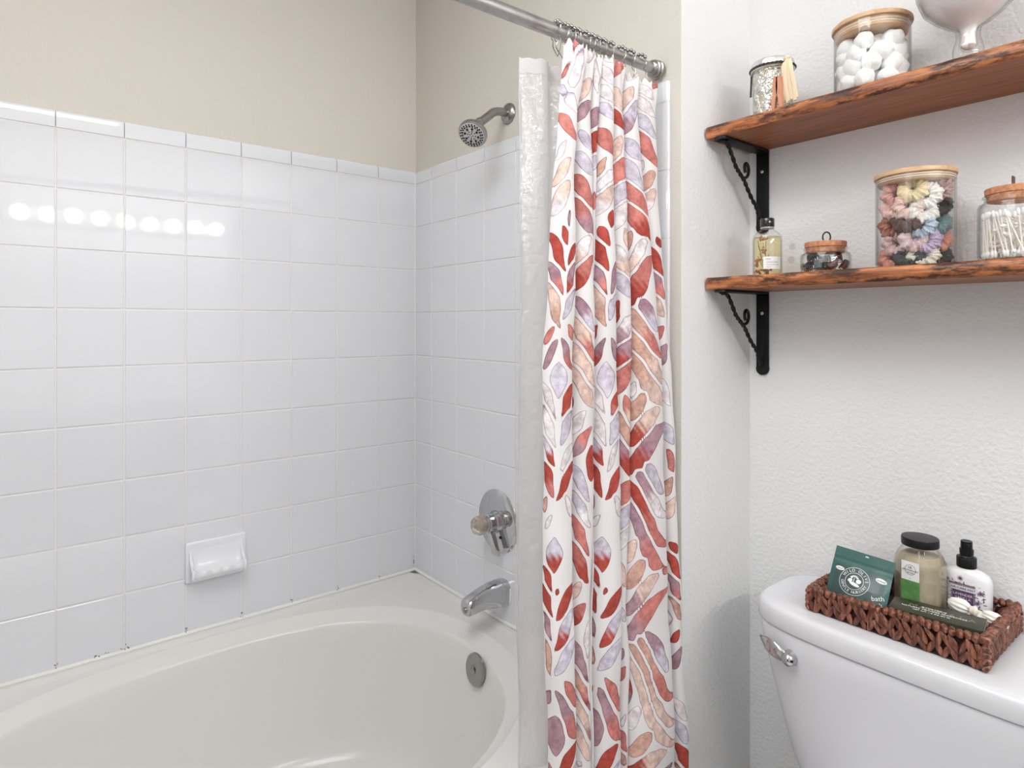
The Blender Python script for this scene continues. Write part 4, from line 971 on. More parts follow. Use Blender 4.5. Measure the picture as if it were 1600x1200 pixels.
# ------------------------------------------------------------------ toilet
LID = -.558
wc = thing('toilet', 'white porcelain toilet whose tank carries the woven basket', 'toilet', (-.415, 1.31, FL))
def tankring(z, hx, hf, hb, n=3.9, seg=72, cy=1.308, cx=-.415):
    r = []
    for i in range(seg):
        a = 2 * PI * i / seg; x, y = sup(a, n)
        r.append((cx + hx * x, cy + (hb if y > 0 else hf) * y, z))
    return r
m = MB()
R_ = [tankring(z, .290 - o, .137 - o, .128 - o * .5) for o, z in ((.012, -.5968), (.0012, -.5966), (.0, -.594), (.0008, -.575), (.0022, -.566), (.0055, -.5610), (.0115, -.5586), (.020, -.558), (.06, -.558))]
m.grid(R_, closed=True); m.add(R_[-1], [tuple(range(72))]); m.add(R_[0], [tuple(reversed(range(72)))])
obj('tank_lid', m, PORC, wc, sharp=50)
m = MB()
R_ = [tankring(z, hx, hf, .122, n) for z, hx, hf, n in ((-.5965, .276, .123, 3.9), (-.5990, .2775, .1245, 3.9), (-.6000, .2845, .1315, 3.9), (-.602, .2855, .1325, 3.9), (-.64, .281, .130, 3.9), (-.70, .269, .124, 3.7), (-.78, .250, .116, 3.5), (-.86, .228, .108, 3.3), (-.92, .205, .100, 3.0), (-.955, .175, .09, 2.8), (-.965, .15, .08, 2.6))]
m.grid(R_, closed=True); m.add(R_[-1], [tuple(reversed(range(72)))]); m.add(R_[0], [tuple(range(72))])
obj('tank', m, PORC, wc, sharp=50)
def bowlring(z, hx, yf, yb, n=2.3, seg=56):
    r = []; cy = (yf + yb) / 2; hy = (yb - yf) / 2
    for i in range(seg):
        a = 2 * PI * i / seg; x, y = sup(a, n); r.append((-.415 + hx * x, cy + hy * y, z))
    return r
m = MB()
R_ = [bowlring(*p) for p in ((-1.3295, .11, .80, 1.36, 3), (-1.30, .105, .81, 1.36, 3), (-1.20, .095, .84, 1.36, 3), (-1.10, .12, .80, 1.38, 2.6), (-1.0, .165, .73, 1.39, 2.4), (-.955, .185, .70, 1.39, 2.4), (-.94, .187, .698, 1.39, 2.4), (-.94, .13, .75, 1.10, 2.1), (-.99, .12, .77, 1.08, 2.0), (-1.08, .07, .86, 1.04, 2.0))]
m.grid(R_, closed=True); m.add(R_[0], [tuple(reversed(range(56)))]); m.add(R_[-1], [tuple(range(56))]); obj('bowl', m, PORC, wc, sharp=50)
m = MB(); R_ = [bowlring(*p) for p in ((-.939, .188, .695, 1.13), (-.93, .191, .692, 1.135), (-.918, .188, .695, 1.13), (-.905, .18, .70, 1.125), (-.903, .10, .80, 1.05))]
m.grid(R_, closed=True); m.add(R_[-1], [tuple(range(56))]); obj('seat_lid', m, PORC, wc, sharp=50)
# flush lever
fl = bpy.data.objects.new('flush_lever', None); COL.objects.link(fl); fl.parent = wc; fl['label'] = 'chrome flush lever'
hc = V((-.603, 1.1875, -.6435))
m = MB(); m.lathe([(.0150, -.010), (.0150, .001), (.0135, .003), (.0125, .008)], 28, *hc, M=My, cap1=False)
m.ball(hc + V((0, -.013, 0)), .0135, 24, 14, (1, .95, 1)); obj('hub', m, CHROME, fl)
m = MB(); P = [hc + V((-.004, -.014, .001)), hc + V((-.022, -.016, .006)), hc + V((-.042, -.013, .012)), hc + V((-.062, -.006, .019))]
P = smooth_path(P, 6); n = len(P); rows = []
for i, p in enumerate(P):
    t = i / (n - 1); w = lerp(.0085, .0150, math.sin(min(1, t * 1.35) * PI * .75)) * (1 - .75 * max(0, (t - .72) / .28)); th = lerp(.0055, .0022, t)
    rows.append([p + V((.15 * w * math.sin(b), -th * math.cos(b), w * math.sin(b))) for b in [2 * PI * j / 16 for j in range(16)]])
m.grid(rows, closed=True); m.add(rows[-1], [tuple(range(16))]); obj('paddle', m, CHROME, fl)

# ------------------------------------------------------------------ woven basket
BX0, BX1, BY0, BY1, BZ0, BZ1 = -.5915, -.2990, 1.2185, 1.4255, LID + .0004, -.507
bk = thing('woven_basket', 'rectangular brown woven hyacinth basket on top of the toilet tank', 'basket', ((BX0 + BX1) / 2, (BY0 + BY1) / 2, BZ0))
def strand_mat(nm, lo, md, hi):
    return wood_mat(nm, lo, md, hi, 2, 2.8, .36)
STR = strand_mat('woven_strand', (.022, .007, .004), (.125, .036, .018), (.42, .17, .10))
CORE = mat('basket_core', (.022, .009, .006), .85)
def leafstrand(m, c, du, dn, L, w, t, ang):
    """pointed flat strand centred on c, long axis turned by ang from vertical in the panel plane"""
    up = V((0, 0, 1)); ax_ = up * math.cos(ang) + du * math.sin(ang); sd_ = du * math.cos(ang) - up * math.sin(ang)
    rows = []
    for i in range(9):
        s = -1 + 2 * i / 8; k = (1 - abs(s) ** 2.6) ** .6 if abs(s) < 1 else 0
        k = max(k, .12)
        rows.append([c + ax_ * (L * s) + sd_ * (w * k * math.cos(b)) + dn * (t * (.55 + .45 * k) * math.sin(b) * (1 + .18 * math.cos(3 * b)) + .0015 * (1 - s * s)) for b in [2 * PI * j / 10 for j in range(10)]])
    m.grid(rows, closed=True); m.add(rows[0], [tuple(reversed(range(10)))]); m.add(rows[-1], [tuple(range(10))])
def panel(name, p0, p1, dn, seed):
    rr = random.Random(seed); p0, p1 = V(p0), V(p1); du = (p1 - p0).normalized(); L = (p1 - p0).length
    m = MB()
    a, b = p0 - dn * .004, p1 - dn * .004
    c0, c1 = a - dn * .005, b - dn * .005
    m.box(min(a.x, b.x, c0.x, c1.x), max(a.x, b.x, c0.x, c1.x), min(a.y, b.y, c0.y, c1.y), max(a.y, b.y, c0.y, c1.y), BZ0, BZ1 - .010)
    m.cur = 1
    for side in (1, -1):
        off = -.0015 if side > 0 else -.0115
        step = .0115 if side > 0 else .016
        n = int(L / step)
        for i in range(n + 1):
            u = min(max((i + .5) * L / n + rr.uniform(-.0015, .0015) if i < n else L - .003, .004), L - .004)
            base = p0 + du * u + dn * off
            leafstrand(m, base + V((0, 0, BZ0 - p0.z + .0125)), du, dn * side, .0130, rr.uniform(.0046, .0064), .0038, (.42 if i % 2 else -.42) + rr.uniform(-.12, .12))
            leafstrand(m, base + dn * side * .0016 + V((0, 0, BZ0 - p0.z + .0300 + rr.uniform(-.002, .002))), du, dn * side, rr.uniform(.0155, .0200), rr.uniform(.0046, .0062), .0042, -.55 * (1 if i % 3 else -.5) + rr.uniform(-.15, .15))
    obj(name, m, [CORE, STR], bk, sharp=60)
zr = BZ0
panel('front_panel', (BX0 + .004, BY0 + .004, zr), (BX1 - .004, BY0 + .004, zr), V((0, -1, 0)), 1)
panel('back_panel', (BX1 - .004, BY1 - .004, zr), (BX0 + .004, BY1 - .004, zr), V((0, 1, 0)), 2)
panel('side_panel', (BX0 + .004, BY1 - .004, zr), (BX0 + .004, BY0 + .004, zr), V((-1, 0, 0)), 3)
panel('side_panel', (BX1 - .004, BY0 + .004, zr), (BX1 - .004, BY1 - .004, zr), V((1, 0, 0)), 4)
m = MB(); m.box(BX0 + .006, BX1 - .006, BY0 + .006, BY1 - .006, BZ0, BZ0 + .004); obj('base', m, CORE, bk, smooth=False)
m = MB(); rr = random.Random(8)
def rim_pts():
    c = [(BX0 + .006, BY0 + .006), (BX1 - .006, BY0 + .006), (BX1 - .006, BY1 - .006), (BX0 + .006, BY1 - .006)]
    pts = []
    for i in range(4):
        a, b = V((*c[i], 0)), V((*c[(i + 1) % 4], 0)); L = (b - a).length; n = max(2, int(L / .0112))
        for k in range(n): pts.append((a.lerp(b, k / n), (b - a).normalized()))
    return pts
for (p, d) in rim_pts():
    q = V((p.x, p.y, BZ1 - .0100 + .009 * (p.x - BX0) / .29 + rr.uniform(-.001, .0015))); nn = V((-d.y, d.x, 0))
    ang = rr.uniform(.3, .75); Mr = Matrix((d * math.cos(ang) + V((0, 0, 1)) * math.sin(ang) * 0 + nn * math.sin(ang), nn * math.cos(ang) - d * math.sin(ang), V((0, 0, 1)))).transposed()
    m.ball(q, .0080 * rr.uniform(.9, 1.15), 14, 9, (.80, 1.20, .95), M=Mr, disp=lambda v: .07 * math.sin(9 * v.y + 5 * v.z))
obj('rim', m, STR, bk, sharp=60)
rr = random.Random(77)
for (x, y, n_) in ((BX1 - .003, BY0 + .003, V((.7, -.7, 0))), (BX0 + .003, BY0 + .003, V((-.7, -.7, 0))), (BX1 - .003, BY1 - .003, V((.7, .7, 0))), (BX0 + .003, BY1 - .003, V((-.7, .7, 0)))):
    m = MB()
    for i in range(4):
        leafstrand(m, V((x, y, BZ0 + .008 + .010 * i)), V((n_.y, -n_.x, 0)).normalized(), n_.normalized(), .0075, .0045, .003, rr.choice((1.1, -1.1, .9)))
    obj('corner_wrap', m, STR, bk, sharp=60)

# ------------------------------------------------------------------ green pouch
pg_ = thing('green_pouch', 'dark green resealable pouch with round white emblem leaning in the basket', 'pouch', (-.516, 1.262, BZ0 + .004))
PTL, PTR, PBL, PBR = V((-.5672, 1.300, -.4430)), V((-.4606, 1.300, -.4476)), V((-.5720, 1.2460, -.5520)), V((-.4625, 1.2440, -.5520))
PN = V((0, -.89, .46)).normalized()
def bulge(a, b): return .0085 * math.sin(PI * min(1, max(0, a))) ** .7 * max(0, min(1, (b - .22) / .35)) * (1 if b < .85 else 1 - (b - .85) / .3)
def PF(a, b, h=0.0):
    p = (PTL * (1 - a) + PTR * a) * (1 - b) + (PBL * (1 - a) + PBR * a) * b
    return p + PN * (bulge(a, b) + .0012 + h + (.0006 * math.sin(b * 60) if .14 < b < .24 else 0))
def PBk(a, b): 
    p = (PTL * (1 - a) + PTR * a) * (1 - b) + (PBL * (1 - a) + PBR * a) * b
    return p - PN * (bulge(a, b) * 1.6 + .0002)
m = MB(); NA, NBp = 26, 40
m.grid([[PF(i / NA, j / NBp) for i in range(NA + 1)] for j in range(NBp + 1)])
m.grid([[PBk(1 - i / NA, j / NBp) for i in range(NA + 1)] for j in range(NBp + 1)])
for e in (0, 1): m.grid([[PF(e, j / NBp), PBk(e, j / NBp)] for j in range(NBp + 1)])
for e in (0, 1): m.grid([[PF(i / NA, e), PBk(i / NA, e)] for i in range(NA + 1)])
obj('bag', m, mat('green_foil', (.030, .105, .095), .30, spec=.6, coat=.3, bump=(35, .25, .004)), pg_, sharp=60)
PW, PH = .1066, .1225
def decal_ellipse(mb, a0, b0, ra, rb, h=.0004, n=28, rot=0.0):
    pts = [PF(a0, b0, h)]
    for i in range(n):
        t = 2 * PI * i / n; x, y = ra * math.cos(t), rb * math.sin(t); x, y = x * math.cos(rot) - y * math.sin(rot), x * math.sin(rot) + y * math.cos(rot)
        pts.append(PF(a0 + x / PW, b0 - y / PH, h))
    mb.add(pts, [(0, 1 + i, 1 + (i + 1) % n) for i in range(n)])
def decal_ring(mb, a0, b0, r0, r1, h=.0006, n=56):
    rr_ = [[PF(a0 + r * math.cos(2 * PI * i / n) / PW, b0 - r * math.sin(2 * PI * i / n) / PH, h) for i in range(n + 1)] for r in (r0, r1)]
    mb.grid(rr_)
def decal_strip(mb, pts0, pts1, h=.0004):
    mb.grid([[PF(a, b, h) for a, b in pts0], [PF(a, b, h) for a, b in pts1]])
def pouch_text(s, size, a0, b0, mb, rot=0.0, h=.0006, spacing=1.0):
    t = MB(); text_faces(s, size, Matrix.Identity(4), t, .0001, spacing)
    mb.add([PF(a0 + (x * math.cos(rot) - y * math.sin(rot)) / PW, b0 - (x * math.sin(rot) + y * math.cos(rot)) / PH, h + z) for x, y, z in t.v], t.f)
m = MB(); decal_strip(m, [(.08 + .84 * i / 20, .27) for i in range(21)], [(.08 + .84 * i / 20, .28) for i in range(21)], .0003)
for k in range(14):
    b0, b1 = .28 + .65 * k / 14, .28 + .65 * (k + 1) / 14
    decal_strip(m, [(.08 + .84 * i / 20, b0) for i in range(21)], [(.08 + .84 * i / 20, b1) for i in range(21)], .0003)
obj('front_print', m, mat('dark_green_print', (.040, .075, .070), .35, coat=.2), pg_)
INKW = mat('white_ink', (.80, .84, .84), .5)
m = MB(); EA, EB = .445, .475
decal_ring(m, EA, EB, .0262, .0270); decal_ring(m, EA, EB, .0157, .0165)
def arc_text(s, r, mid, span, size, mb, inward=False):
    n = len(s)
    for i, ch in enumerate(s):
        if ch == ' ': continue
        f = (i + .5) / n - .5
        an = mid + f * span if inward else mid - f * span
        rot = an - PI / 2 if not inward else an + PI / 2
        pouch_text(ch, size, EA + r * math.cos(an) / PW, EB - r * math.sin(an) / PH, mb, rot)
arc_text('WILD OLIVE', .0212, PI * .47, 2.7, .0078, m)
arc_text('GENTLE NURSERY', .0212, PI * 1.5, 2.9, .0070, m, inward=True)
decal_ellipse(m, EA - .0075 / PW, EB - .0005 / PH, .0042, .0034, .0006, rot=.5); decal_ellipse(m, EA - .0060 / PW, EB - .0062 / PH, .0018, .0018, .0006)
decal_ellipse(m, EA + .0075 / PW, EB - .0015 / PH, .0046, .0042, .0006); decal_ellipse(m, EA + .0015 / PW, EB + .0055 / PH, .0098, .0032, .0006, rot=-.25)
for k in range(7):
    t = PI / 2 + (k - 3) * .34; decal_ellipse(m, EA + (.0070 * math.cos(t) - .001) / PW, EB - (.003 + .0070 * math.sin(t)) / PH, .0022, .0009, .0006, n=12, rot=t)
decal_ellipse(m, EA - .001 / PW, EB - .0025 / PH, .0006, .005, .0006, n=10)
decal_ellipse(m, .155, .335, .0082, .0038, .0007, rot=-.05); decal_ellipse(m, .85, .345, .0098, .0046, .0007, rot=-.12)
decal_ellipse(m, .545, .045, .0035, .0012, .0007)
n = 24; decal_strip(m, [(lerp(.06, .80, i / n), .74 + .17 * (i / n) ** 1.3) for i in range(n + 1)], [(lerp(.06, .80, i / n), .965) for i in range(n + 1)], .0006)
pouch_text('bath', .012, .86, .62, m, .35); pouch_text('soak', .010, .86, .72, m, .35)
o = obj('white_print', m, INKW, pg_, smooth=False)
for s_, z_, a_, b_, r_ in (('natural', .0036, .155, .335, 0), ('handmade', .0036, .85, .345, -.1), ('olive oil bath salts', .0052, .42, .90, -.18)):
    m = MB(); pouch_text(s_, z_, a_, b_, m, r_, .0012); obj('small_print', m, mat('green_ink', (.07, .15, .14), .6), pg_, smooth=False)

# ------------------------------------------------------------------ bath salt jar
sxx, syy = -.4355, 1.345
sj2 = thing('bath_salt_jar', 'faceted clear jar of beige bath salts with black lid in the basket', 'jar', (sxx, syy, BZ0 + .004))
def octa(mb, prof, soft=.055, seg=64, cap0=True, cap1=True, cx=sxx, cy=syy, ph=.0):
    rows = []
    for (r, z, k) in prof:
        row = []
        for j in range(seg):
            a = 2 * PI * j / seg; b = ((a - ph) % (PI / 4)) - PI / 8
            f = (math.cos(PI / 8) / math.cos(b)); f = lerp(1, f * 1.02, k)
            row.append((cx + r * f * math.cos(a), cy + r * f * math.sin(a), z))
        rows.append(row)
    mb.grid(rows, closed=True)
    if cap0: mb.add(rows[0], [tuple(reversed(range(seg)))])
    if cap1: mb.add(rows[-1], [tuple(range(seg))])
B0 = BZ0 + .0045
LPH = math.atan2(-syy, -sxx) - math.radians(22) - PI / 8
m = MB(); octa(m, [(.038, B0, 1), (.0415, B0 + .004, 1), (.0425, B0 + .03, 1), (.0425, -.455, 1), (.041, -.444, .8), (.036, -.431, .5), (.0300, -.421, 0), (.0285, -.417, 0), (.0285, -.409, 0)], cap1=False, ph=LPH)
obj('glass', m, glass_mat('jar_plastic', (.97, .95, .90), 1.3, .05), sj2, sharp=18)
m = MB(); octa(m, [(.036, B0 + .002, 1), (.0398, B0 + .006, 1), (.0408, B0 + .03, 1), (.0408, -.457, 1), (.038, -.445, .8), (.030, -.433, .3), (.0, -.430, 0)], cap1=False, ph=LPH)
obj('salts', m, mat('beige_salts', (.36, .325, .245), .75, bump=(260, .5, .002), mottled=((.46, .42, .34), 40, .35, .7)), sj2, sharp=18)
m = MB(); rows = []
m.lathe([(.0298, -.4165), (.0308, -.4155), (.0308, -.4035), (.0298, -.4015), (.027, -.4012), (.0, -.4012)], 60, sxx, syy, 0); obj('lid', m, BLACKP, sj2)
la = math.atan2(-syy, -sxx) - math.radians(22); LR = .0427 * math.cos(PI / 8) * 1.02
ln_ = V((math.cos(la), math.sin(la), 0)); lt = V((-math.sin(la), math.cos(la), 0)); lo = V((sxx, syy, 0)) + ln_ * LR
def lab_pt(x, z, h=.0003): return lo + lt * x + ln_ * h + V((0, 0, z))
m = MB(); m.grid([[lab_pt(x, z) for x in (-.0152, .0152)] for z in (-.474, -.4395)]); lw = obj('label_top', m, WHITE, sj2, smooth=False)
m = MB(); m.grid([[lab_pt(x, z) for x in (-.0152, .0152)] for z in (-.545, -.474)]); lg = obj('label_bottom', m, mat('green_label', (.13, .30, .085), .5, mottled=((.09, .22, .07), 60, .4, .6)), sj2, smooth=False)
m = MB()
def lab_text(s, size, x0, z0, mb, rot=0, h=.0007):
    t = MB(); text_faces(s, size, Matrix.Rotation(rot, 4, 'Z'), t, .0001); mb.add([lab_pt(x0 + x, z0 + y, h + z) for x, y, z in t.v], t.f)
n = 40; m.grid([[lab_pt(r * math.cos(2 * PI * i / n), -.4545 + r * math.sin(2 * PI * i / n), .0006) for i in range(n + 1)] for r in (.0088, .0094)])
lab_text('N', .0052, -.0014, -.4502, m); lab_text('E', .0052, .0014, -.4502, m); lab_text('APOTHECARY', .0043, 0, -.4556, m); lab_text('bath salts', .0030, 0, -.4597, m); lab_text('\u2022', .006, 0, -.470, m)
obj('label_print', m, mat('dark_ink', (.06, .07, .08), .6), lw, smooth=False)
m = MB(); lab_text('EUCALYPTUS', .0052, 0, -.5135, m); obj('label_print', m, INKW, lg, smooth=False)

# ------------------------------------------------------------------ spray bottle
bx, by = -.3735, 1.388
sb = thing('spray_bottle', 'white spray bottle with floral purple label and black pump at the back of the basket', 'bottle', (bx, by, BZ0 + .004))
def srow(z, hx, hy, n=2.8, seg=56):
    return [(bx + hx * sup(2 * PI * i / seg, n)[0], by + hy * sup(2 * PI * i / seg, n)[1], z) for i in range(seg)]
BB = [(B0, .036, .017), (B0 + .003, .0385, .0195), (-.50, .0395, .020), (-.474, .0395, .020), (-.466, .0385, .0195), (-.459, .034, .0185), (-.4545, .025, .0165), (-.4515, .0155, .0145), (-.448, .0140, .0140)]
m = MB(); rows = [srow(z, a, b, 2.8 if a > .02 else 2) for z, a, b in BB]; m.grid(rows, closed=True); m.add(rows[0], [tuple(reversed(range(56)))]); m.add(rows[-1], [tuple(range(56))])
obj('body', m, mat('white_plastic', (.82, .81, .84), .22, sss=.05), sb, sharp=50)
m = MB(); m.lathe([(.0150, -.4495), (.0158, -.4485), (.0158, -.432), (.0150, -.4305), (.012, -.430), (.0105, -.428), (.0105, -.424)], 40, bx, by, 0); obj('collar', m, BLACKP, sb)
m = MB(); m.lathe([(.0112, -.4245), (.0112, -.4165), (.0095, -.416), (.0092, -.403), (.0088, -.4015), (.0, -.4022)], 36, bx, by, 0)
m.box(bx + .001, bx + .0065, by - .0115, by - .006, -.410, -.4055, .0012, 2); obj('pump_head', m, BLACKP, sb)
def bot_pt(x, z, h=.0003):
    t = min(.999, abs(x) / .0395); y = by - .020 * (1 - t ** 2.8) ** (1 / 2.8); return V((bx + x, y - h, z))
def bot_poly(mb, pts, h=.0004):
    mb.add([bot_pt(x, z, h) for x, z in pts], [tuple(range(len(pts)))])
rr = random.Random(31); FLC = [mat('floral_black', (.03, .025, .04), .6), mat('floral_purple', (.16, .07, .17), .6), mat('floral_cream', (.60, .54, .44), .6)]
m = MB()
for i in range(210):
    x = rr.uniform(-.036, .034); edge = -.468 - .006 * (abs(x) / .03) ** 2 - .004 * rr.random() + (.004 if x < -.01 else 0)
    z = rr.uniform(-.545, edge - .003); 
    if abs(x - .0) < .016 and z < -.478: continue
    m.cur = rr.choice((0, 0, 0, 1, 1, 2)); a = rr.uniform(0, PI); L = rr.uniform(.0018, .0042); w = L * .28
    c, s = math.cos(a), math.sin(a)
    bot_poly(m, [(x + L * c, z + L * s), (x - w * s, z + w * c), (x - L * c, z - L * s), (x + w * s, z - w * c)], .0003 + .0001 * (i % 5))
# spiky blossoms on the right
for (fx, fz, q) in ((.026, -.487, 1), (.022, -.505, 1), (-.004, -.4665, 1), (-.026, -.473, 0)):
    for k in range(14):
        a = 2 * PI * k / 14; m.cur = q
        c, s = math.cos(a), math.sin(a); L = .0062
        bot_poly(m, [(fx + L * c, fz + L * s), (fx - .0006 * s, fz + .0006 * c), (fx + .0006 * s, fz - .0006 * c)], .0009)
obj('floral_print', m, FLC, sb, smooth=False)
m = MB(); NXX = 10
m.grid([[bot_pt(lerp(-.0185, .0185, i / NXX), z, .0012) for i in range(NXX + 1)] for z in (-.545, -.476)]); plab = obj('purple_label', m, mat('purple_label', (.105, .045, .115), .5), sb, smooth=False)
def bot_text(s, size, x0, z0, mb, h=.002):
    t = MB(); text_faces(s, size, Matrix.Identity(4), t, .0001); mb.add([bot_pt(x0 + x, z0 + y, h + z) for x, y, z in t.v], t.f)
m = MB()
m.grid([[bot_pt(lerp(-.0215, .0215, i / NXX), z, .0016) for i in range(NXX + 1)] for z in (-.4885, -.4800)])
for (xa, xb2, za, zb2) in ((-.0172, .0172, -.4785, -.4780), (-.0172, -.0168, -.54, -.478), (.0168, .0172, -.54, -.478)):
    m.grid([[bot_pt(lerp(xa, xb2, i / 8), z, .0015) for i in range(9)] for z in (za, zb2)])
bot_text('LAVENDER', .0062, 0, -.4955, m); bot_text('VANILLA', .0062, 0, -.5022, m)
obj('label_print', m, mat('label_white', (.72, .68, .74), .6), plab, smooth=False)
m = MB(); bot_text('AIR-CARE MIST', .0058, 0, -.4843, m, .0022); obj('banner_text', m, MATS['dark_ink'], plab, smooth=False)

# ------------------------------------------------------------------ dark box
bo = thing('slim_box', 'slim dark green box with gold and white lettering lying in the basket', 'box', (-.388, 1.270, B0))
ang = math.radians(8.6); Rz = Matrix.Rotation(ang, 4, 'Z'); T = Matrix.Translation((-.388, 1.2765, .0035))
BM = mat('dark_green_card', (.030, .034, .018), .35, mottled=((.05, .045, .025), 25, .4, .65))
m = MB(); m.box(-.0690, .0690, -.0305, .0305, B0 - .003, -.5105, .0012, 2); m.xf(T @ Rz); obj('card_body', m, BM, bo)
m = MB(); m.box(.0689, .0696, -.0275, .0280, B0 + .001, -.5125, 0); m.xf(T @ Rz); obj('pale_end', m, mat('kraft_end', (.50, .44, .36), .6), bo, smooth=False)
m = MB()
for i, ch in enumerate('MANDALA'): text_faces(ch, .018, T @ Rz @ Matrix.Translation((-.036 + .0145 * i, .006 - .001 * i, -.5103)), m, .0002)
obj('gold_lettering', m, mat('dull_gold', (.27, .21, .10), .4, metal=.3), bo, smooth=False)
m = MB()
text_faces('AYURVEDIC', .0062, T @ Rz @ Matrix.Translation((-.004, .006, -.5099)), m, .0002, 1.15)
text_faces('NATURAL POWDER FRAGRANCE', .0062, T @ Rz @ Matrix.Translation((-.004, -.0035, -.5099)), m, .0002, 1.05)
text_faces('NET WT. 1.8 OZ (50 G)', .0052, T @ Rz @ Matrix.Translation((-.006, -.0125, -.5099)), m, .0002, 1.05)
obj('white_lettering', m, INKW, bo, smooth=False)

# ------------------------------------------------------------------ white ribbon packet
rp = thing('ribbon_packet', 'small white satin packet tied with a bow between the box and spray bottle', 'packet', (-.345, 1.336, B0))
SAT = mat('white_satin', (.84, .83, .78), .30, spec=.6, bump=(45, .5, .006), sss=.1)
Mp = Matrix.Rotation(math.radians(6), 3, 'Z')
m = MB(); m.ball((-.344, 1.338, -.531), .024, 32, 20, (1.5, .78, 1.05), M=Mp, disp=lambda p: .05 * noise.noise(p * 3) + .03 * noise.noise(p * 8)); obj('packet', m, SAT, rp, sharp=80)
for s, c_, sc_, rt in ((-1, (-.3655, 1.331, -.5045), (1.30, .62, .80), .18), (1, (-.3215, 1.334, -.5110), (1.45, .62, .72), .28)):
    m = MB()
    def dsp(p, s=s):
        q = (p.x * -s + 1) / 2           # 1 at the knot
        return -.45 * q ** 3 + .10 * math.sin(7 * math.atan2(p.z, p.y + .3)) * (.4 + q) + .06 * noise.noise(p * 4)
    m.ball(c_, .0165, 36, 24, sc_, M=Matrix.Rotation(rt, 3, 'Y'), disp=dsp); obj('bow_loop', m, SAT, rp, sharp=80)
m = MB(); m.ball((-.3455, 1.325, -.5035), .0072, 18, 12, (1.0, 1.0, 1.25), M=Mp, disp=lambda p: .10 * math.sin(p.x * 6)); obj('knot', m, mat('ribbon_cream', (.84, .76, .66), .35), rp)

# ------------------------------------------------------------------ vanity light bar on the wall facing the tub
vb = thing('vanity_light_bar', 'long chrome vanity light bar with nine round bulbs', 'light', (XE, .665, .70))
m = MB(); m.box(XE - .030, XE - .001, 0.0, 1.33, .645, .755, .004, 2); obj('backplate', m, mat('bright_plate', (.85, .84, .82), .25, metal=.6), vb)
BULB = mat('bulb_glow', (1, 1, 1), .3, emit=((.99, .98, .955), BULBP))
for i in range(9):
    y = .085 + .1455 * i
    m = MB(); m.lathe([(.026, 0), (.026, .012), (.020, .02)], 20, XE - .030, y, .70, M=align((-1, 0, 0))); s = obj('socket', m, CHROME, vb)
    m = MB(); m.ball((XE - .085, y, .70), .040, 20, 14); obj('bulb', m, BULB, s)

# ------------------------------------------------------------------ dark cabinet and door added behind the camera for the chrome to reflect
DKW = wood_mat('dark_cabinet_wood', (.018, .011, .008), (.035, .021, .014), (.06, .036, .024), 2, .5, .4)
vc_ = thing('added_cabinet', 'unseen dark wooden cabinet with pale counter, added for chrome reflections', 'cabinet', (.86, .665, FL))
m = MB(); m.box(.63, XE - .002, .02, 1.31, FL + .09, -.51, .004, 1); m.box(.70, XE - .002, .04, 1.29, FL, FL + .09); obj('body', m, DKW, vc_, smooth=False)
m = MB(); m.box(.60, XE - .002, 0.0, 1.33, -.51, -.475, .006, 2); obj('counter', m, mat('pale_counter', (.62, .60, .57), .2), vc_)
for i in range(3):
    y0 = .04 + .42 * i
    m = MB(); m.box(.612, .63, y0, y0 + .40, FL + .11, -.53, .006, 2); d_ = obj('cabinet_door', m, DKW, vc_)
    m = MB(); m.ball((.600, y0 + (.36 if i != 1 else .04), -.62), .013, 14, 9); obj('knob', m, NICKEL, d_)
m = MB(); m.box(-.55, .30, YB + .0005, YB + .03, FL + .001, .70, .003, 1); o = obj('added_door_1', m, DKW, None, (-.12, YB, FL)); o['kind'] = 'structure'

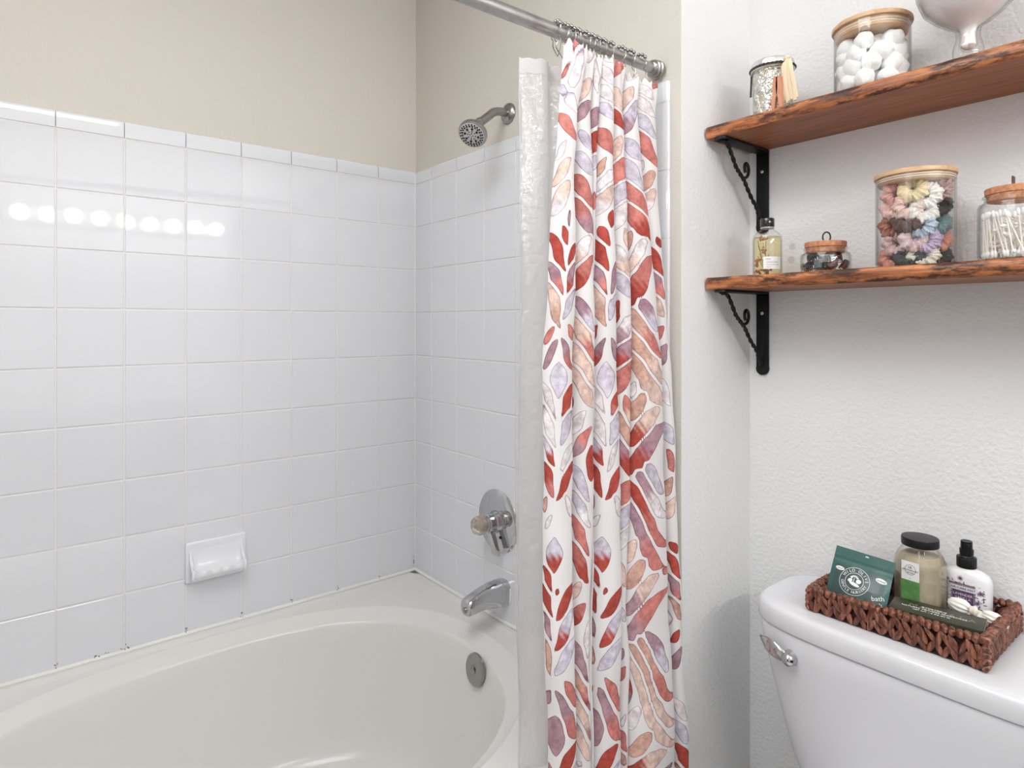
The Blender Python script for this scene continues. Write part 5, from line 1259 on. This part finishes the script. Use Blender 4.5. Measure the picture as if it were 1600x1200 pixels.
# ------------------------------------------------------------------ camera
F = 984.0
cam = bpy.data.cameras.new('camera'); co = bpy.data.objects.new('camera', cam); COL.objects.link(co)
cam.sensor_fit = 'HORIZONTAL'; cam.sensor_width = 36; cam.lens = F / 1600 * 36; cam.clip_start = .02
cam.shift_y = -94 / 1600
co.location = (0, 0, EYE)
yaw = math.atan2(1210, 984)       # the view turns left of the +Y direction
co.rotation_euler = (PI / 2, 0, yaw)
bpy.context.scene.camera = co

# ------------------------------------------------------------------ lights
def area(name, loc, target, sx_, sy_, power, col, spread=180):
    l = bpy.data.lights.new(name, 'AREA'); l.shape = 'RECTANGLE'; l.size = sx_; l.size_y = sy_; l.energy = power; l.color = col; l.spread = math.radians(spread)
    o = bpy.data.objects.new(name, l); COL.objects.link(o); o.location = V(loc) + V((0, 0, EYE))
    o.rotation_euler = (V(target) - V(loc)).to_track_quat('-Z', 'Y').to_euler(); return o
area('rear_fill', (-.45, -1.45, .35), (-.8, 1.0, -.2), .8, 1.1, LP[0], (.92, .96, 1.0))  # cool fill added from behind; the rear wall has no window
area('ceiling_fill', (-.55, .05, 1.235), (-.55, .05, 0), 1.0, .8, LP[1], (.985, .992, 1.0))  # main soft fill added under the ceiling, without a fixture
area('ceiling_fill', (-.3, -.9, 1.235), (-.3, -.9, 0), 1.0, .8, LP[2], (.985, .992, 1.0))  # second added overhead fill, further back, no fixture either
w = bpy.data.worlds.new('world'); bpy.context.scene.world = w; w.use_nodes = True
w.node_tree.nodes['Background'].inputs[0].default_value = (.9, .95, 1, 1); w.node_tree.nodes['Background'].inputs[1].default_value = .3
sc = bpy.context.scene
sc.view_settings.view_transform = 'Standard'; sc.view_settings.look = 'None'; sc.view_settings.gamma = 1; sc.view_settings.exposure = EXPO
sc.view_settings.use_curve_mapping = False
sc.cycles.max_bounces = 12; sc.cycles.transparent_max_bounces = 24; sc.cycles.transmission_bounces = 8; sc.cycles.diffuse_bounces = 6; sc.cycles.glossy_bounces = 5
sc.cycles.use_adaptive_sampling = True; sc.cycles.adaptive_threshold = .025; sc.cycles.use_denoising = True; sc.cycles.sample_clamp_indirect = 6
